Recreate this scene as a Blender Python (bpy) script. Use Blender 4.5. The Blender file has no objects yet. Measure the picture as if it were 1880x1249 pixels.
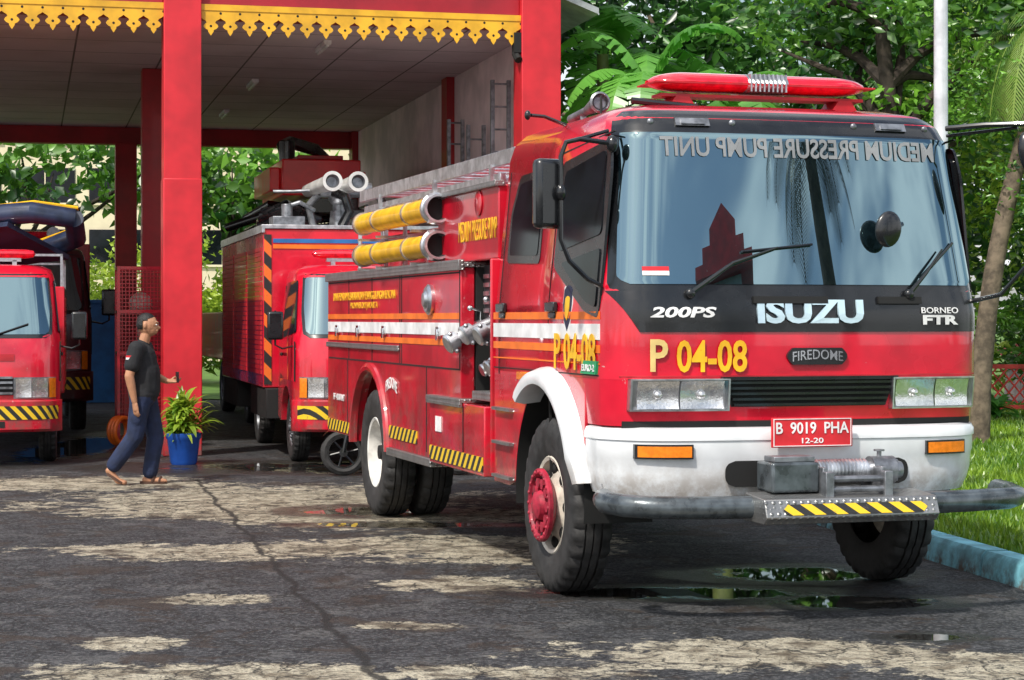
import bpy, math, random
import bmesh
import numpy as np
from mathutils import Vector, Matrix
random.seed(7); rng=np.random.default_rng(7)
scene=bpy.context.scene; COL=scene.collection
R=math.radians
# ------------------------------------------------------------------ materials
def setin(nt,sock,v):
    if isinstance(v,bpy.types.NodeSocket): nt.links.new(v,sock)
    elif v is not None: sock.default_value=v
def mth(nt,op,a,b=None,c=None,clamp=False):
    n=nt.nodes.new('ShaderNodeMath'); n.operation=op; n.use_clamp=clamp
    setin(nt,n.inputs[0],a); setin(nt,n.inputs[1],b)
    if c is not None: setin(nt,n.inputs[2],c)
    return n.outputs[0]
def mixc(nt,f,a,b,bt='MIX'):
    n=nt.nodes.new('ShaderNodeMix'); n.data_type='RGBA'; n.blend_type=bt
    def cc(v): return v if isinstance(v,bpy.types.NodeSocket) else (tuple(v)+(1,))[:4]
    setin(nt,n.inputs[0],f); setin(nt,n.inputs[6],cc(a)); setin(nt,n.inputs[7],cc(b))
    return n.outputs[2]
def noise(nt,vec,scale,detail=4,rough=.55,dist=0):
    n=nt.nodes.new('ShaderNodeTexNoise'); nt.links.new(vec,n.inputs['Vector'])
    n.inputs['Scale'].default_value=scale; n.inputs['Detail'].default_value=detail
    n.inputs['Roughness'].default_value=rough; n.inputs['Distortion'].default_value=dist
    return n.outputs[0]
def mrange(nt,v,a,b,c=0.,d=1.,smooth=True):
    n=nt.nodes.new('ShaderNodeMapRange'); n.interpolation_type='SMOOTHSTEP' if smooth else 'LINEAR'
    setin(nt,n.inputs[0],v)
    for i,x in enumerate((a,b,c,d)): n.inputs[i+1].default_value=x
    return n.outputs[0]
def base(name):
    m=bpy.data.materials.new(name); m.use_nodes=True; nt=m.node_tree
    b=nt.nodes['Principled BSDF']
    tc=nt.nodes.new('ShaderNodeTexCoord')
    return m,nt,b,tc.outputs['Object']
def bumpn(nt,b,h,strength,dist=.01):
    n=nt.nodes.new('ShaderNodeBump'); setin(nt,n.inputs['Strength'],strength); n.inputs['Distance'].default_value=dist
    nt.links.new(h,n.inputs['Height']); nt.links.new(n.outputs[0],b.inputs['Normal'])
def M(name,col,rough=.5,metal=0,coat=0,var=.18,vs=5,bump=0,bs=60,dirt=0,dirtz=(.4,1.1),dcol=(.10,.07,.05),chips=0,spec=.5):
    m,nt,b,P=base(name)
    f=noise(nt,P,vs,3,.6)
    lo=[c*(1-var) for c in col]; hi=[min(1,c*(1+var)) for c in col]
    c=mixc(nt,mrange(nt,f,.3,.7),lo,hi)
    rr=mth(nt,'MULTIPLY_ADD',f,.25,rough-.12,clamp=True)
    if chips:
        cf=mrange(nt,noise(nt,P,9,5,.75,.5),.70-chips*.02,.73-chips*.02)
        c=mixc(nt,mth(nt,'MULTIPLY',cf,.7),c,(.55,.45,.42))
    if dirt:
        sx=nt.nodes.new('ShaderNodeSeparateXYZ'); nt.links.new(P,sx.inputs[0])
        g=mrange(nt,sx.outputs[2],dirtz[0],dirtz[1],1,0)
        d=mth(nt,'MULTIPLY',mth(nt,'MULTIPLY',g,mrange(nt,noise(nt,P,7,5,.7),.35,.65)),dirt)
        c=mixc(nt,d,c,dcol); rr=mth(nt,'ADD',rr,mth(nt,'MULTIPLY',d,.5),clamp=True)
    nt.links.new(c,b.inputs['Base Color']); nt.links.new(rr,b.inputs['Roughness'])
    b.inputs['Metallic'].default_value=metal; b.inputs['Coat Weight'].default_value=coat; b.inputs['Coat Roughness'].default_value=.05
    b.inputs['Specular IOR Level'].default_value=spec
    if bump>.04: bumpn(nt,b,noise(nt,P,bs,2,.65),bump)
    return m
RED=(.62,.004,.026)
m_red=M('fire_red_paint',RED,.28,0,1,.20,2.5,.05,7,dirt=.65,dirtz=(.5,1.25),chips=1.4)
m_red2=M('fire_red_panel',(.56,.004,.022),.32,0,.8,.22,3,.07,5,dirt=.7,dirtz=(.5,1.5),chips=2)
m_redold=M('red_paint_dull',(.44,.01,.02),.5,0,.2,.25,4,0,30,chips=2)
m_white=M('white_paint',(.80,.82,.84),.35,0,.5,.08,4,0,20,dirt=.7,dirtz=(.62,.95),dcol=(.28,.20,.13),chips=0)
m_sw=M('white_stripe',(.80,.80,.80),.4)
m_or=M('orange_stripe',(.90,.18,.015),.4)
m_yel=M('yellow_lettering',(.88,.48,.015),.45)
m_cream=M('cream_lettering',(.82,.60,.22),.45)
m_blk=M('black_plastic',(.010,.011,.013),.26,0,.4,.3)
m_blkm=M('black_matte',(.008,.008,.008),.75)
m_rub=M('tyre_rubber',(.026,.025,.025),.66,0,0,.45,12,.15,90)
m_chr=M('chrome',(.75,.76,.78),.12,1,0,.08)
m_alu=M('aluminium',(.66,.67,.69),.36,1,0,.25,10)
m_steel=M('grey_steel',(.26,.27,.29),.42,.8,0,.35,12,.1,50)
m_tube=M('grey_tube_paint',(.08,.095,.105),.28,.4,.3,.5,9,.1,40)
m_rim=M('rim_cream',(.58,.53,.45),.5,0,0,.3,12,.1,30)
m_rimw=M('rim_white',(.68,.66,.62),.5,0,0,.2,10,.1,30)
m_hub=M('hub_red',(.34,.012,.035),.55,0,.1,.5,12,.12,30)
m_hose=M('yellow_hose',(.88,.47,.012),.42,0,.2,.2,7,.1,30)
m_amber=M('amber_lens',(.85,.22,.01),.15,0,.8,.15,30)
m_led=M('red_lens',(.75,.01,.03),.08,0,1,.3,16)
m_plate=M('plate_red',(.62,.02,.03),.4)
m_navy=M('dark_navy',(.012,.018,.05),.5)
m_green=M('green_badge',(.02,.35,.14),.4)
m_blue=M('blue_paint',(.02,.15,.42),.5,0,0,.2,3,.1,20)
m_ptblue=M('pale_blue_chrome',(.62,.80,.92),.18,.35,.6,.15,6)
def diamond():
    m,nt,b,P=base('diamond_plate')
    mp=nt.nodes.new('ShaderNodeMapping'); nt.links.new(P,mp.inputs[0]); mp.inputs['Rotation'].default_value=(0,0,.78)
    v=nt.nodes.new('ShaderNodeTexVoronoi'); v.feature='F1'; v.inputs['Scale'].default_value=34; v.inputs['Randomness'].default_value=.1
    nt.links.new(mp.outputs[0],v.inputs['Vector'])
    h=mrange(nt,v.outputs[0],.1,.45,1,0)
    c=mixc(nt,noise(nt,P,9,3),(.18,.18,.18),(.48,.48,.47)); nt.links.new(c,b.inputs['Base Color'])
    b.inputs['Metallic'].default_value=.85; b.inputs['Roughness'].default_value=.4; bumpn(nt,b,h,.7,.008); return m
m_dia=diamond()
def chev(name,period=.13,a=(.80,.52,.02),c2=(.02,.02,.02)):
    m,nt,b,P=base(name); s=nt.nodes.new('ShaderNodeSeparateXYZ'); nt.links.new(P,s.inputs[0])
    t=mth(nt,'ADD',mth(nt,'ADD',s.outputs[0],s.outputs[1]),mth(nt,'MULTIPLY',s.outputs[2],1.))
    f=mth(nt,'FRACT',mth(nt,'DIVIDE',t,period)); g=mth(nt,'GREATER_THAN',f,.5)
    w=mrange(nt,noise(nt,P,25,4,.7),.6,.7)
    c=mixc(nt,g,a,c2); c=mixc(nt,mth(nt,'MULTIPLY',w,.5),c,(.12,.09,.07))
    nt.links.new(c,b.inputs['Base Color']); b.inputs['Roughness'].default_value=.45; return m
m_chev=chev('hazard_stripe'); m_chevo=chev('orange_hazard_stripe',.30,(.8,.16,.02))
def glass(name,fac=.55,dark=(.01,.018,.022),tint=(.80,.90,1.0),rough=.01,spec=.5):
    m,nt,b,P=base(name); b.inputs['Roughness'].default_value=.06; b.inputs['Specular IOR Level'].default_value=spec
    c=mixc(nt,mrange(nt,noise(nt,P,1.6,3,.6,.5),.35,.65),dark,[x*2.5 for x in dark]); nt.links.new(c,b.inputs['Base Color'])
    g=nt.nodes.new('ShaderNodeBsdfGlossy'); g.inputs['Color'].default_value=tint+(1,); g.inputs['Roughness'].default_value=rough
    mx=nt.nodes.new('ShaderNodeMixShader'); mx.inputs[0].default_value=fac
    nt.links.new(b.outputs[0],mx.inputs[1]); nt.links.new(g.outputs[0],mx.inputs[2])
    nt.links.new(mx.outputs[0],nt.nodes['Material Output'].inputs[0]); return m
m_wind=glass('windscreen_glass',.36,(.003,.006,.007),(.60,.88,.96),.003,.3); m_side=glass('side_window_glass',.0,(.004,.005,.007),spec=.25)
def lens():
    m,nt,b,P=base('clear_lens'); t=nt.nodes.new('ShaderNodeBsdfTransparent'); g=nt.nodes.new('ShaderNodeBsdfGlossy')
    g.inputs['Roughness'].default_value=.05; mx=nt.nodes.new('ShaderNodeMixShader'); mx.inputs[0].default_value=.16
    nt.links.new(t.outputs[0],mx.inputs[1]); nt.links.new(g.outputs[0],mx.inputs[2]); nt.links.new(mx.outputs[0],nt.nodes['Material Output'].inputs[0])
    return m
m_lens=lens()
m_refl=M('lamp_reflector',(.92,.92,.94),.22,.9,0,.12,40,.25,45)
def leafmat(name,dark,light,trans=.35):
    m,nt,b,P=base(name); a=nt.nodes.new('ShaderNodeAttribute'); a.attribute_name='tone'
    c=mixc(nt,a.outputs['Fac'],dark,light)
    df=nt.nodes.new('ShaderNodeBsdfDiffuse'); nt.links.new(c,df.inputs[0]); nt.nodes.remove(b)
    tr=nt.nodes.new('ShaderNodeBsdfTranslucent'); nt.links.new(mixc(nt,.5,c,light),tr.inputs[0])
    mx=nt.nodes.new('ShaderNodeMixShader'); mx.inputs[0].default_value=trans
    nt.links.new(df.outputs[0],mx.inputs[1]); nt.links.new(tr.outputs[0],mx.inputs[2])
    g=nt.nodes.new('ShaderNodeBsdfGlossy'); g.inputs['Roughness'].default_value=.35; m2=nt.nodes.new('ShaderNodeMixShader'); m2.inputs[0].default_value=.07
    nt.links.new(mx.outputs[0],m2.inputs[1]); nt.links.new(g.outputs[0],m2.inputs[2]); nt.links.new(m2.outputs[0],nt.nodes['Material Output'].inputs[0])
    return m
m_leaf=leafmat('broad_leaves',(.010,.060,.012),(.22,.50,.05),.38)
m_leafy=leafmat('yellow_green_leaves',(.07,.19,.012),(.55,.70,.08),.45)
m_leafd=leafmat('deep_green_leaves',(.006,.036,.010),(.10,.30,.05),.32)
m_banana=leafmat('banana_leaves',(.02,.13,.015),(.20,.54,.08),.45)
m_palm=leafmat('palm_leaves',(.04,.13,.02),(.40,.55,.12),.42)
m_palmd=leafmat('shaded_palm_leaves',(.003,.007,.004),(.012,.022,.010),.05)  # leaf colour carries the shade, so this palm mirrors dark in the windscreen
m_grass=leafmat('grass_blades',(.06,.17,.01),(.34,.52,.05),.35)
m_bark=M('bark',(.13,.10,.07),.9,0,0,.5,7,.8,14)
m_barkd=M('dark_bark',(.045,.034,.026),.9,0,0,.5,7,.8,14)
# ------------------------------------------------------------------ mesh builder
class MB:
    def __init__(s): s.v=[];s.f=[];s.m=[]
    def add(s,vs,fs,mi=0):
        o=len(s.v); s.v+= [tuple(v) for v in vs]
        for f in fs: s.f.append([i+o for i in f]); s.m.append(mi)
    def box(s,x0,x1,y0,y1,z0,z1,mi=0,rot=None,piv=None):
        vs=[Vector((x,y,z)) for z in (z0,z1) for y in (y0,y1) for x in (x0,x1)]
        if rot is not None:
            c=Vector(piv) if piv else Vector(((x0+x1)/2,(y0+y1)/2,(z0+z1)/2)); vs=[rot@(v-c)+c for v in vs]
        s.add(vs,[(0,2,3,1),(4,5,7,6),(0,1,5,4),(2,6,7,3),(0,4,6,2),(1,3,7,5)],mi)
    def ring(s,c,ax,r,n):
        ax=Vector(ax).normalized(); up=Vector((0,0,1)) if abs(ax.z)<.9 else Vector((1,0,0))
        u=ax.cross(up).normalized(); w=ax.cross(u)
        return [Vector(c)+u*math.cos(2*math.pi*i/n)*r+w*math.sin(2*math.pi*i/n)*r for i in range(n)]
    def cyl(s,p0,p1,r0,r1=None,n=16,mi=0,caps=True):
        r1=r0 if r1 is None else r1; ax=Vector(p1)-Vector(p0)
        vs=s.ring(p0,ax,r0,n)+s.ring(p1,ax,r1,n)
        fs=[(i,(i+1)%n,n+(i+1)%n,n+i) for i in range(n)]
        if caps: fs+=[tuple(range(n))[::-1],tuple(range(n,2*n))]
        s.add(vs,fs,mi)
    def tube(s,pts,r,n=8,mi=0,caps=True):
        pts=[Vector(p) for p in pts]; k=len(pts); rs=r if isinstance(r,(list,tuple)) else [r]*k
        vs=[]; pu=None
        for i,p in enumerate(pts):
            d=(pts[min(i+1,k-1)]-pts[max(i-1,0)]).normalized()
            if pu is None:
                up=Vector((0,0,1)) if abs(d.z)<.9 else Vector((1,0,0)); u=d.cross(up).normalized()
            else: u=(pu-d*pu.dot(d)).normalized()
            pu=u; w=d.cross(u)
            vs+=[p+(u*math.cos(2*math.pi*j/n)+w*math.sin(2*math.pi*j/n))*rs[i] for j in range(n)]
        fs=[(i*n+j,i*n+(j+1)%n,(i+1)*n+(j+1)%n,(i+1)*n+j) for i in range(k-1) for j in range(n)]
        if caps: fs+=[tuple(range(n))[::-1],tuple(range((k-1)*n,k*n))]
        s.add(vs,fs,mi)
    def prism(s,poly,axis,a0,a1,mi=0):
        def P(p,a): return {'x':(a,p[0],p[1]),'y':(p[0],a,p[1]),'z':(p[0],p[1],a)}[axis]
        n=len(poly); vs=[P(p,a0) for p in poly]+[P(p,a1) for p in poly]
        s.add(vs,[tuple(range(n))[::-1],tuple(range(n,2*n))]+[(i,(i+1)%n,n+(i+1)%n,n+i) for i in range(n)],mi)
    def revolve(s,prof,c,ax,n=32,mi=0,mod=None):
        c=Vector(c); ax=Vector(ax).normalized(); vs=[]
        up=Vector((0,0,1)) if abs(ax.z)<.9 else Vector((1,0,0)); u=ax.cross(up).normalized(); w=ax.cross(u)
        for i in range(n):
            t=2*math.pi*i/n; d=u*math.cos(t)+w*math.sin(t)
            for j,(a,r) in enumerate(prof):
                if mod: r=mod(i,j,r)
                vs.append(c+ax*a+d*r)
        k=len(prof)
        s.add(vs,[(i*k+j,i*k+j+1,((i+1)%n)*k+j+1,((i+1)%n)*k+j) for i in range(n) for j in range(k-1)],mi)
    def ell(s,c,r,n=16,m=10,mi=0,rot=None):
        c=Vector(c); vs=[]; 
        for j in range(m+1):
            p=math.pi*j/m
            for i in range(n):
                t=2*math.pi*i/n; v=Vector((math.sin(p)*math.cos(t)*r[0],math.sin(p)*math.sin(t)*r[1],math.cos(p)*r[2]))
                if rot is not None: v=rot@v
                vs.append(c+v)
        s.add(vs,[(j*n+i,(j+1)*n+i,(j+1)*n+(i+1)%n,j*n+(i+1)%n) for j in range(m) for i in range(n)],mi)
    def cap(s,p0,p1,r0,r1=None):
        r1=r0 if r1 is None else r1; s.cyl(p0,p1,r0,r1,12); s.ell(p0,(r0,)*3,12,8); s.ell(p1,(r1,)*3,12,8)
    def sheet(s,rows,mi=0):
        k=len(rows[0]); vs=[p for r in rows for p in r]
        s.add(vs,[(i*k+j,i*k+j+1,(i+1)*k+j+1,(i+1)*k+j) for i in range(len(rows)-1) for j in range(k-1)],mi)
    def mesh(s,name,mats,sharp=35,recalc=True):
        me=bpy.data.meshes.new(name); me.from_pydata(s.v,[],s.f)
        for m in mats: me.materials.append(m)
        me.polygons.foreach_set('material_index',s.m)
        me.polygons.foreach_set('use_smooth',[True]*len(s.f))
        me.validate()
        bm=bmesh.new(); bm.from_mesh(me); bmesh.ops.remove_doubles(bm,verts=bm.verts,dist=1e-5)
        if recalc: bmesh.ops.recalc_face_normals(bm,faces=bm.faces)
        bm.to_mesh(me); bm.free(); me.update(); me.set_sharp_from_angle(angle=R(sharp)); return me
    def make(s,name,parent,mats,bevel=0,label=None,cat=None,loc=(0,0,0),rz=0,sharp=35,kind=None,group=None,recalc=True):
        if not isinstance(mats,(list,tuple)): mats=[mats]
        return mk(name,s.mesh(name,mats,sharp,recalc),parent,bevel,label,cat,loc,rz,kind,group)
def mk(name,me,parent=None,bevel=0,label=None,cat=None,loc=(0,0,0),rz=0,kind=None,group=None):
    o=bpy.data.objects.new(name,me); COL.objects.link(o); o.parent=parent; o.location=loc; o.rotation_euler=(0,0,rz)
    if bevel:
        b=o.modifiers.new('bevel','BEVEL'); b.width=bevel; b.segments=2; b.limit_method='ANGLE'; b.angle_limit=R(40)
    if label: o['label']=label
    if cat: o['category']=cat
    if kind: o['kind']=kind
    if group: o['group']=group
    return o
def empty(name,loc,rz,label,cat,group=None,parent=None):
    return mk(name,None,parent,0,label,cat,loc,rz,None,group)
def text(parent,s,box,fn,mat,name='lettering',thick=.003,bold=.02,shear=0,mirror=False,label=None):
    cu=bpy.data.curves.new('t','FONT'); cu.body=s; cu.size=1; cu.extrude=.5; cu.offset=bold; cu.resolution_u=3; cu.shear=shear
    o=bpy.data.objects.new('t',cu); COL.objects.link(o); bpy.context.view_layer.update()
    dg=bpy.context.evaluated_depsgraph_get(); me=bpy.data.meshes.new_from_object(o.evaluated_get(dg))
    bpy.data.objects.remove(o); bpy.data.curves.remove(cu)
    co=np.empty(len(me.vertices)*3); me.vertices.foreach_get('co',co); co=co.reshape(-1,3)
    mn,mx=co.min(0),co.max(0); u0,u1,v0,v1=box
    U=(co[:,0]-mn[0])/(mx[0]-mn[0]); V=(co[:,1]-mn[1])/(mx[1]-mn[1]); W=(co[:,2]>0)*thick
    if mirror: U=1-U
    out=[fn(u0+(u1-u0)*a,v0+(v1-v0)*b,w) for a,b,w in zip(U,V,W)]
    me.vertices.foreach_set('co',np.array(out,dtype=float).ravel()); me.materials.clear(); me.materials.append(mat); me.update()
    return mk(name,me,parent,label=label)
def interp(t,z):
    if z<=t[0][0]: return t[0][1]
    for a,b in zip(t,t[1:]):
        if z<=b[0]: return a[1]+(b[1]-a[1])*(z-a[0])/(b[0]-a[0])
    return t[-1][1]
class Shape:
    def __init__(s,HW,YF,YB,bow=.07,cor=.2,pw=14): s.HW,s.YF,s.YB,s.bow,s.cor,s.pw=HW,YF,YB,bow,cor,pw
    def hw(s,z): return interp(s.HW,z)
    def fy(s,x,z):
        u=min(1,abs(x)/s.hw(z)); return interp(s.YF,z)+s.bow*u*u+s.cor*u**s.pw
    def loop(s,z,back=True,wrap=0):
        h=s.hw(z); us=[math.sin(t*math.pi/2) for t in np.linspace(-1,1,41)]
        pts=[(u*h,s.fy(u*h,z),z) for u in us]
        yb=interp(s.YB,z)
        if back: pts+=[(h,yb-.06,z),(h-.06,yb,z),(-h+.06,yb,z),(-h,yb-.06,z)]
        elif wrap: pts=[(-h,wrap,z)]+pts+[(h,wrap,z)]
        return pts
    def loft(s,mb,zs,mi=0):
        rows=[s.loop(z) for z in zs]; n=len(rows[0]); vs=[p for r in rows for p in r]
        fs=[(i*n+j,i*n+(j+1)%n,(i+1)*n+(j+1)%n,(i+1)*n+j) for i in range(len(rows)-1) for j in range(n)]
        fs+=[tuple(range(n))[::-1],tuple(range((len(rows)-1)*n,len(rows)*n))]; mb.add(vs,fs,mi)
    def patch(s,mb,z0,z1,xl,xr,off,nz=8,nx=24,mi=0,thick=0,bowl=0):
        rows=[]
        for i in range(nz+1):
            z=z0+(z1-z0)*i/nz; a=xl(z) if callable(xl) else xl; b=xr(z) if callable(xr) else xr
            rows.append([(a+(b-a)*j/nx,s.fy(a+(b-a)*j/nx,z)-off-bowl*((2*i/nz-1)**2+(2*j/nx-1)**2)/2,z) for j in range(nx+1)])
        if thick:
            back=[[(p[0],p[1]+thick,p[2]) for p in r] for r in rows]
            mb.sheet(rows,mi)
            mb.sheet([rows[0],back[0]],mi); mb.sheet([rows[-1],back[-1]],mi)
            mb.sheet([[r[0] for r in rows],[r[0] for r in back]],mi); mb.sheet([[r[-1] for r in rows],[r[-1] for r in back]],mi)
        else: mb.sheet(rows,mi)
    def side(s,mb,poly,off,sgn,mi=0):
        n=len(poly); a=[(sgn*(s.hw(z)+off),y,z) for y,z in poly]; b=[(sgn*(s.hw(z)-.01),y,z) for y,z in poly]
        mb.add(a+b,[tuple(range(n))]+[(i,(i+1)%n,n+(i+1)%n,n+i) for i in range(n)],mi)
def rpoly(pts,r=.05,k=4):
    out=[]; n=len(pts)
    for i in range(n):
        p0,p,p1=[Vector(pts[(i+d)%n]) for d in (-1,0,1)]
        a=p+(p0-p).normalized()*min(r,(p0-p).length*.45); b=p+(p1-p).normalized()*min(r,(p1-p).length*.45)
        for j in range(k+1):
            t=j/k; q=a*(1-t)**2+p*2*t*(1-t)+b*t*t; out.append((q.x,q.y))
    return out
def rrx(z0,z1,h,r):
    def f(z):
        d=min(z-z0,z1-z)
        return h if d>=r else h-r+math.sqrt(max(0,r*r-(r-d)**2))
    return f
# ------------------------------------------------------------------ wheels
_wc={}
def wheel(parent,x,y,Rr,W,side,rim,hub,style='dish'):
    key=(Rr,W,rim.name,hub.name,style)
    if key not in _wc:
        t=MB()
        pr=[(-W*.40,.555*Rr),(-W*.47,.62*Rr),(-W*.5,.76*Rr),(-W*.5,.88*Rr),(-W*.465,.955*Rr),(-W*.40,.992*Rr),(-W*.22,Rr),(-W*.21,.965*Rr),(-W*.17,.965*Rr),(-W*.16,Rr),(-W*.02,Rr),(-W*.015,.965*Rr)]
        pr=pr+[(-a,r) for a,r in pr[::-1]]
        K=len(pr)
        def mod(i,j,r):
            if (j in(4,5,K-5,K-6)) and i%3==0: return r*.95
            if (j in(6,9,10,K-7,K-10,K-11)) and i%6==3: return r*.98
            return r
        t.revolve(pr,(0,0,0),(1,0,0),96,mod=mod); tm=t.mesh('tyre',[m_rub],50)
        r_=MB()
        if style=='dish':
            p=[(-W*.40,.565*Rr),(-W*.43,.55*Rr),(-W*.40,.51*Rr),(-W*.2,.49*Rr),(W*.05,.47*Rr),(W*.08,.36*Rr),(W*.04,.22*Rr),(-W*.12,.20*Rr),(-W*.2,.14*Rr),(-W*.2,.001)]
        else:
            p=[(-W*.40,.565*Rr),(-W*.43,.55*Rr),(-W*.40,.51*Rr),(-W*.15,.49*Rr),(-W*.22,.42*Rr),(-W*.42,.30*Rr),(-W*.46,.2*Rr),(-W*.46,.001)]
        r_.revolve(p,(0,0,0),(1,0,0),48)
        for k in range(8):
            a=2*math.pi*k/8; ax=(W*.065 if style=='dish' else -W*.30); rr=.41*Rr if style=='dish' else .42*Rr
            r_.ell((ax,math.cos(a)*rr,math.sin(a)*rr),(.02,.036*Rr/.5,.036*Rr/.5),10,6,1)
        rm=r_.mesh('rim',[rim,m_blkm])
        h=MB(); h.cyl((W*.4,0,0),(-W*.1,0,0),.16*Rr,n=20)
        if style=='guard':
            h.revolve([(-W*.30,.20*Rr),(-W*.45,.20*Rr),(-W*.48,.33*Rr),(-W*.56,.395*Rr),(-W*.60,.42*Rr),(-W*.68,.42*Rr),(-W*.71,.40*Rr),(-W*.70,.36*Rr),(-W*.52,.32*Rr),(-W*.50,.19*Rr),(-W*.76,.155*Rr),(-W*.80,.11*Rr),(-W*.80,.001)],(0,0,0),(1,0,0),44)
            for k in range(10):
                a=2*math.pi*k/10; c=(math.cos(a)*.255*Rr,math.sin(a)*.255*Rr)
                h.cyl((-W*.5,c[0],c[1]),(-W*.68,c[0],c[1]),.032*Rr/.5,n=6)
                t_=a+.31; u=(math.cos(t_)*.34*Rr,math.sin(t_)*.34*Rr); h.ell((-W*.58,u[0],u[1]),(.02,.02,.02),8,5,1)
            for k in range(20):
                a=2*math.pi*k/20; h.ell((-W*.71,math.cos(a)*.38*Rr,math.sin(a)*.38*Rr),(.008,.012,.012),8,5)
        else:
            for k in range(8):
                a=2*math.pi*k/8; c=(math.cos(a)*.27*Rr,math.sin(a)*.27*Rr)
                h.cyl((W*.1,c[0],c[1]),(-W*(.02 if style=='dish' else .5),c[0],c[1]),.022*Rr/.5,n=6)
            h.cyl((0,0,0),(-W*(.3 if style=='dish' else .62),0,0),.13*Rr,.11*Rr,n=16)
        _wc[key]=(tm,rm,h.mesh('wheel',[hub,m_blkm]))
    tm,rm,hm=_wc[key]
    w=mk('wheel',hm,parent,loc=(x,y,Rr)); 
    if side>0: w.rotation_euler=(0,0,math.pi)
    mk('tyre',tm,w); mk('rim',rm,w); return w
# ================================================================== MAIN FIRE ENGINE
TR=R(16.4)
T=empty('fire_engine',(1.342,12.553,0),TR,'red fire engine with white bumper parked on patched asphalt yard','fire engine')
S=Shape([(1.02,1.155),(1.32,1.17),(1.70,1.17),(2.70,1.075),(2.80,1.045),(2.86,.99),(2.90,.88),(2.925,.62)],
        [(1.02,-1.19),(1.32,-1.22),(1.70,-1.22),(2.70,-1.03),(2.80,-.97),(2.86,-.88),(2.90,-.72),(2.925,-.42)],
        [(2.6,1.22),(2.8,1.18),(2.90,1.05),(2.925,.85)],.07,.2,17)
b=MB(); S.loft(b,[1.32,1.5,1.70,2.2,2.70,2.75,2.80,2.83,2.86,2.88,2.90,2.915,2.925]); b.make('cab_body',T,m_red,sharp=50)
b=MB(); rows=[S.loop(z,False,-.66) for z in (1.06,1.1,1.2,1.33)]; b.sheet(rows); b.sheet([rows[0],[(p[0]*.9,p[1]+.15,p[2]) for p in rows[0]]]); b.make('nose_panel',T,m_red)
arc=[( .70*math.cos(R(a)), .60+.70*math.sin(R(a))) for a in np.linspace(4,170,22)]
poly=[(1.2,1.335),(1.2,.58),(.86,.58),(.70,.62)]+arc+[(-.70,1.06),(-.70,1.335)]
for sg in (-1,1):
    b=MB(); b.prism(poly,'x',sg*1.168,sg*1.08); b.make('lower_cab_side',T,m_red,.008)
    b=MB(); n=28; rows=[]
    for i,a in enumerate(np.linspace(9,126,n)):
        ca,sa=math.cos(R(a)),math.sin(R(a)); k=1. if i>2 else .8+.07*i
        ring=[(1.10,.665),(1.21,.65),(1.265,.665),(1.275,.70),(1.262,.74),(1.20,.765),(1.165,.77)]
        rows.append([(sg*(1.10+(x-1.10)*k),-r*ca,.60+r*sa*1.0) for x,r in ring])
    b.sheet(rows); b.make('wheel_arch_flare',T,m_white)
    b=MB(); rows=[[(sg*x,-.69*math.cos(R(a)),.60+.69*math.sin(R(a))) for x in (.75,1.17)] for a in np.linspace(-10,190,24)]
    b.sheet(rows); b.make('wheel_well',T,m_blkm)
f1=rrx(1.80,2.885,1.145,.08)
def hs(z): return min(f1(z),S.hw(z)*(.982 if z<2.8 else .982-.5*(z-2.8)))
b=MB(); S.patch(b,1.80,2.878,lambda z:-hs(z),hs,.006,36,60); b.make('windscreen_surround',T,m_blk)
f2=rrx(1.85,2.715,1.105,.08)
def hg(z): return min(f2(z),S.hw(z)*.955)
b=MB(); S.patch(b,1.852,2.713,lambda z:-hg(z),hg,.013,40,64); b.make('windscreen',T,m_wind,sharp=180)
b=MB(); S.patch(b,1.585,1.815,lambda z:-1.145+(1.815-z)*.62,lambda z:1.145-(1.815-z)*.12,.009,5,60,thick=.01); b.make('badge_band',T,m_blk)
for (x0,x1) in ((-.35,.10),(.42,.70)):
    b=MB(); S.patch(b,1.745,1.785,x0,x1,.03,3,8,thick=.02); b.make('cowl_grip',T,m_blkm)
for x in (-.62,.62):
    b=MB(); S.patch(b,2.755,2.80,x-.10,x+.10,.02,2,6,thick=.015); S.patch(b,2.765,2.79,x-.07,x+.07,.03,2,6,thick=.015); b.make('roof_vent',T,m_steel)
for x in (-.86,-.38,.38,.86):
    b=MB(); b.ell((x,S.fy(x,2.775)-.01,2.775),(.02,.012,.02),8,6); b.make('marker_lamp',T,m_steel)
ft=lambda u,v,w:(u,S.fy(u,v)-.014-w,v)
text(T,'ISUZU',(-.33,.32,1.632,1.768),ft,m_ptblue,thick=.015,bold=.04,label='pale chrome maker badge lettering')
text(T,'200PS',(-.95,-.57,1.665,1.725),ft,m_sw,thick=.004,bold=.03,shear=.2)
text(T,'BORNEO',(.70,.95,1.69,1.725),ft,m_sw,bold=.01)
text(T,'FTR',(.71,.95,1.625,1.68),ft,m_sw,bold=.045)
text(T,'P',(-.95,-.85,1.365,1.545),ft,m_cream,bold=.02)
text(T,'04-08',(-.80,-.39,1.36,1.54),ft,m_yel,bold=.02)
fw=lambda u,v,w:(u,S.fy(u,v)-.020-w,v)
m_wt=M('windscreen_lettering',(.25,.26,.27),.5)
text(T,'MEDIUM PRESSURE PUMP UNIT',(-.83,.88,2.575,2.69),fw,m_wt,mirror=True,bold=.02,thick=.001,label='mirrored grey lettering on the windscreen')
b=MB(); S.patch(b,1.925,1.95,-.98,-.83,.022,1,3,0); S.patch(b,1.90,1.925,-.98,-.83,.022,1,3,1); b.make('flag_sticker',T,[m_plate,m_sw])
b=MB(); 
S.patch(b,1.40,1.495,lambda z:-.115-.035*math.sin((z-1.40)/.095*3.14),lambda z:.185+.035*math.sin((z-1.40)/.095*3.14),.02,8,10,thick=.02); b.make('name_plate',T,m_blk)
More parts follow.
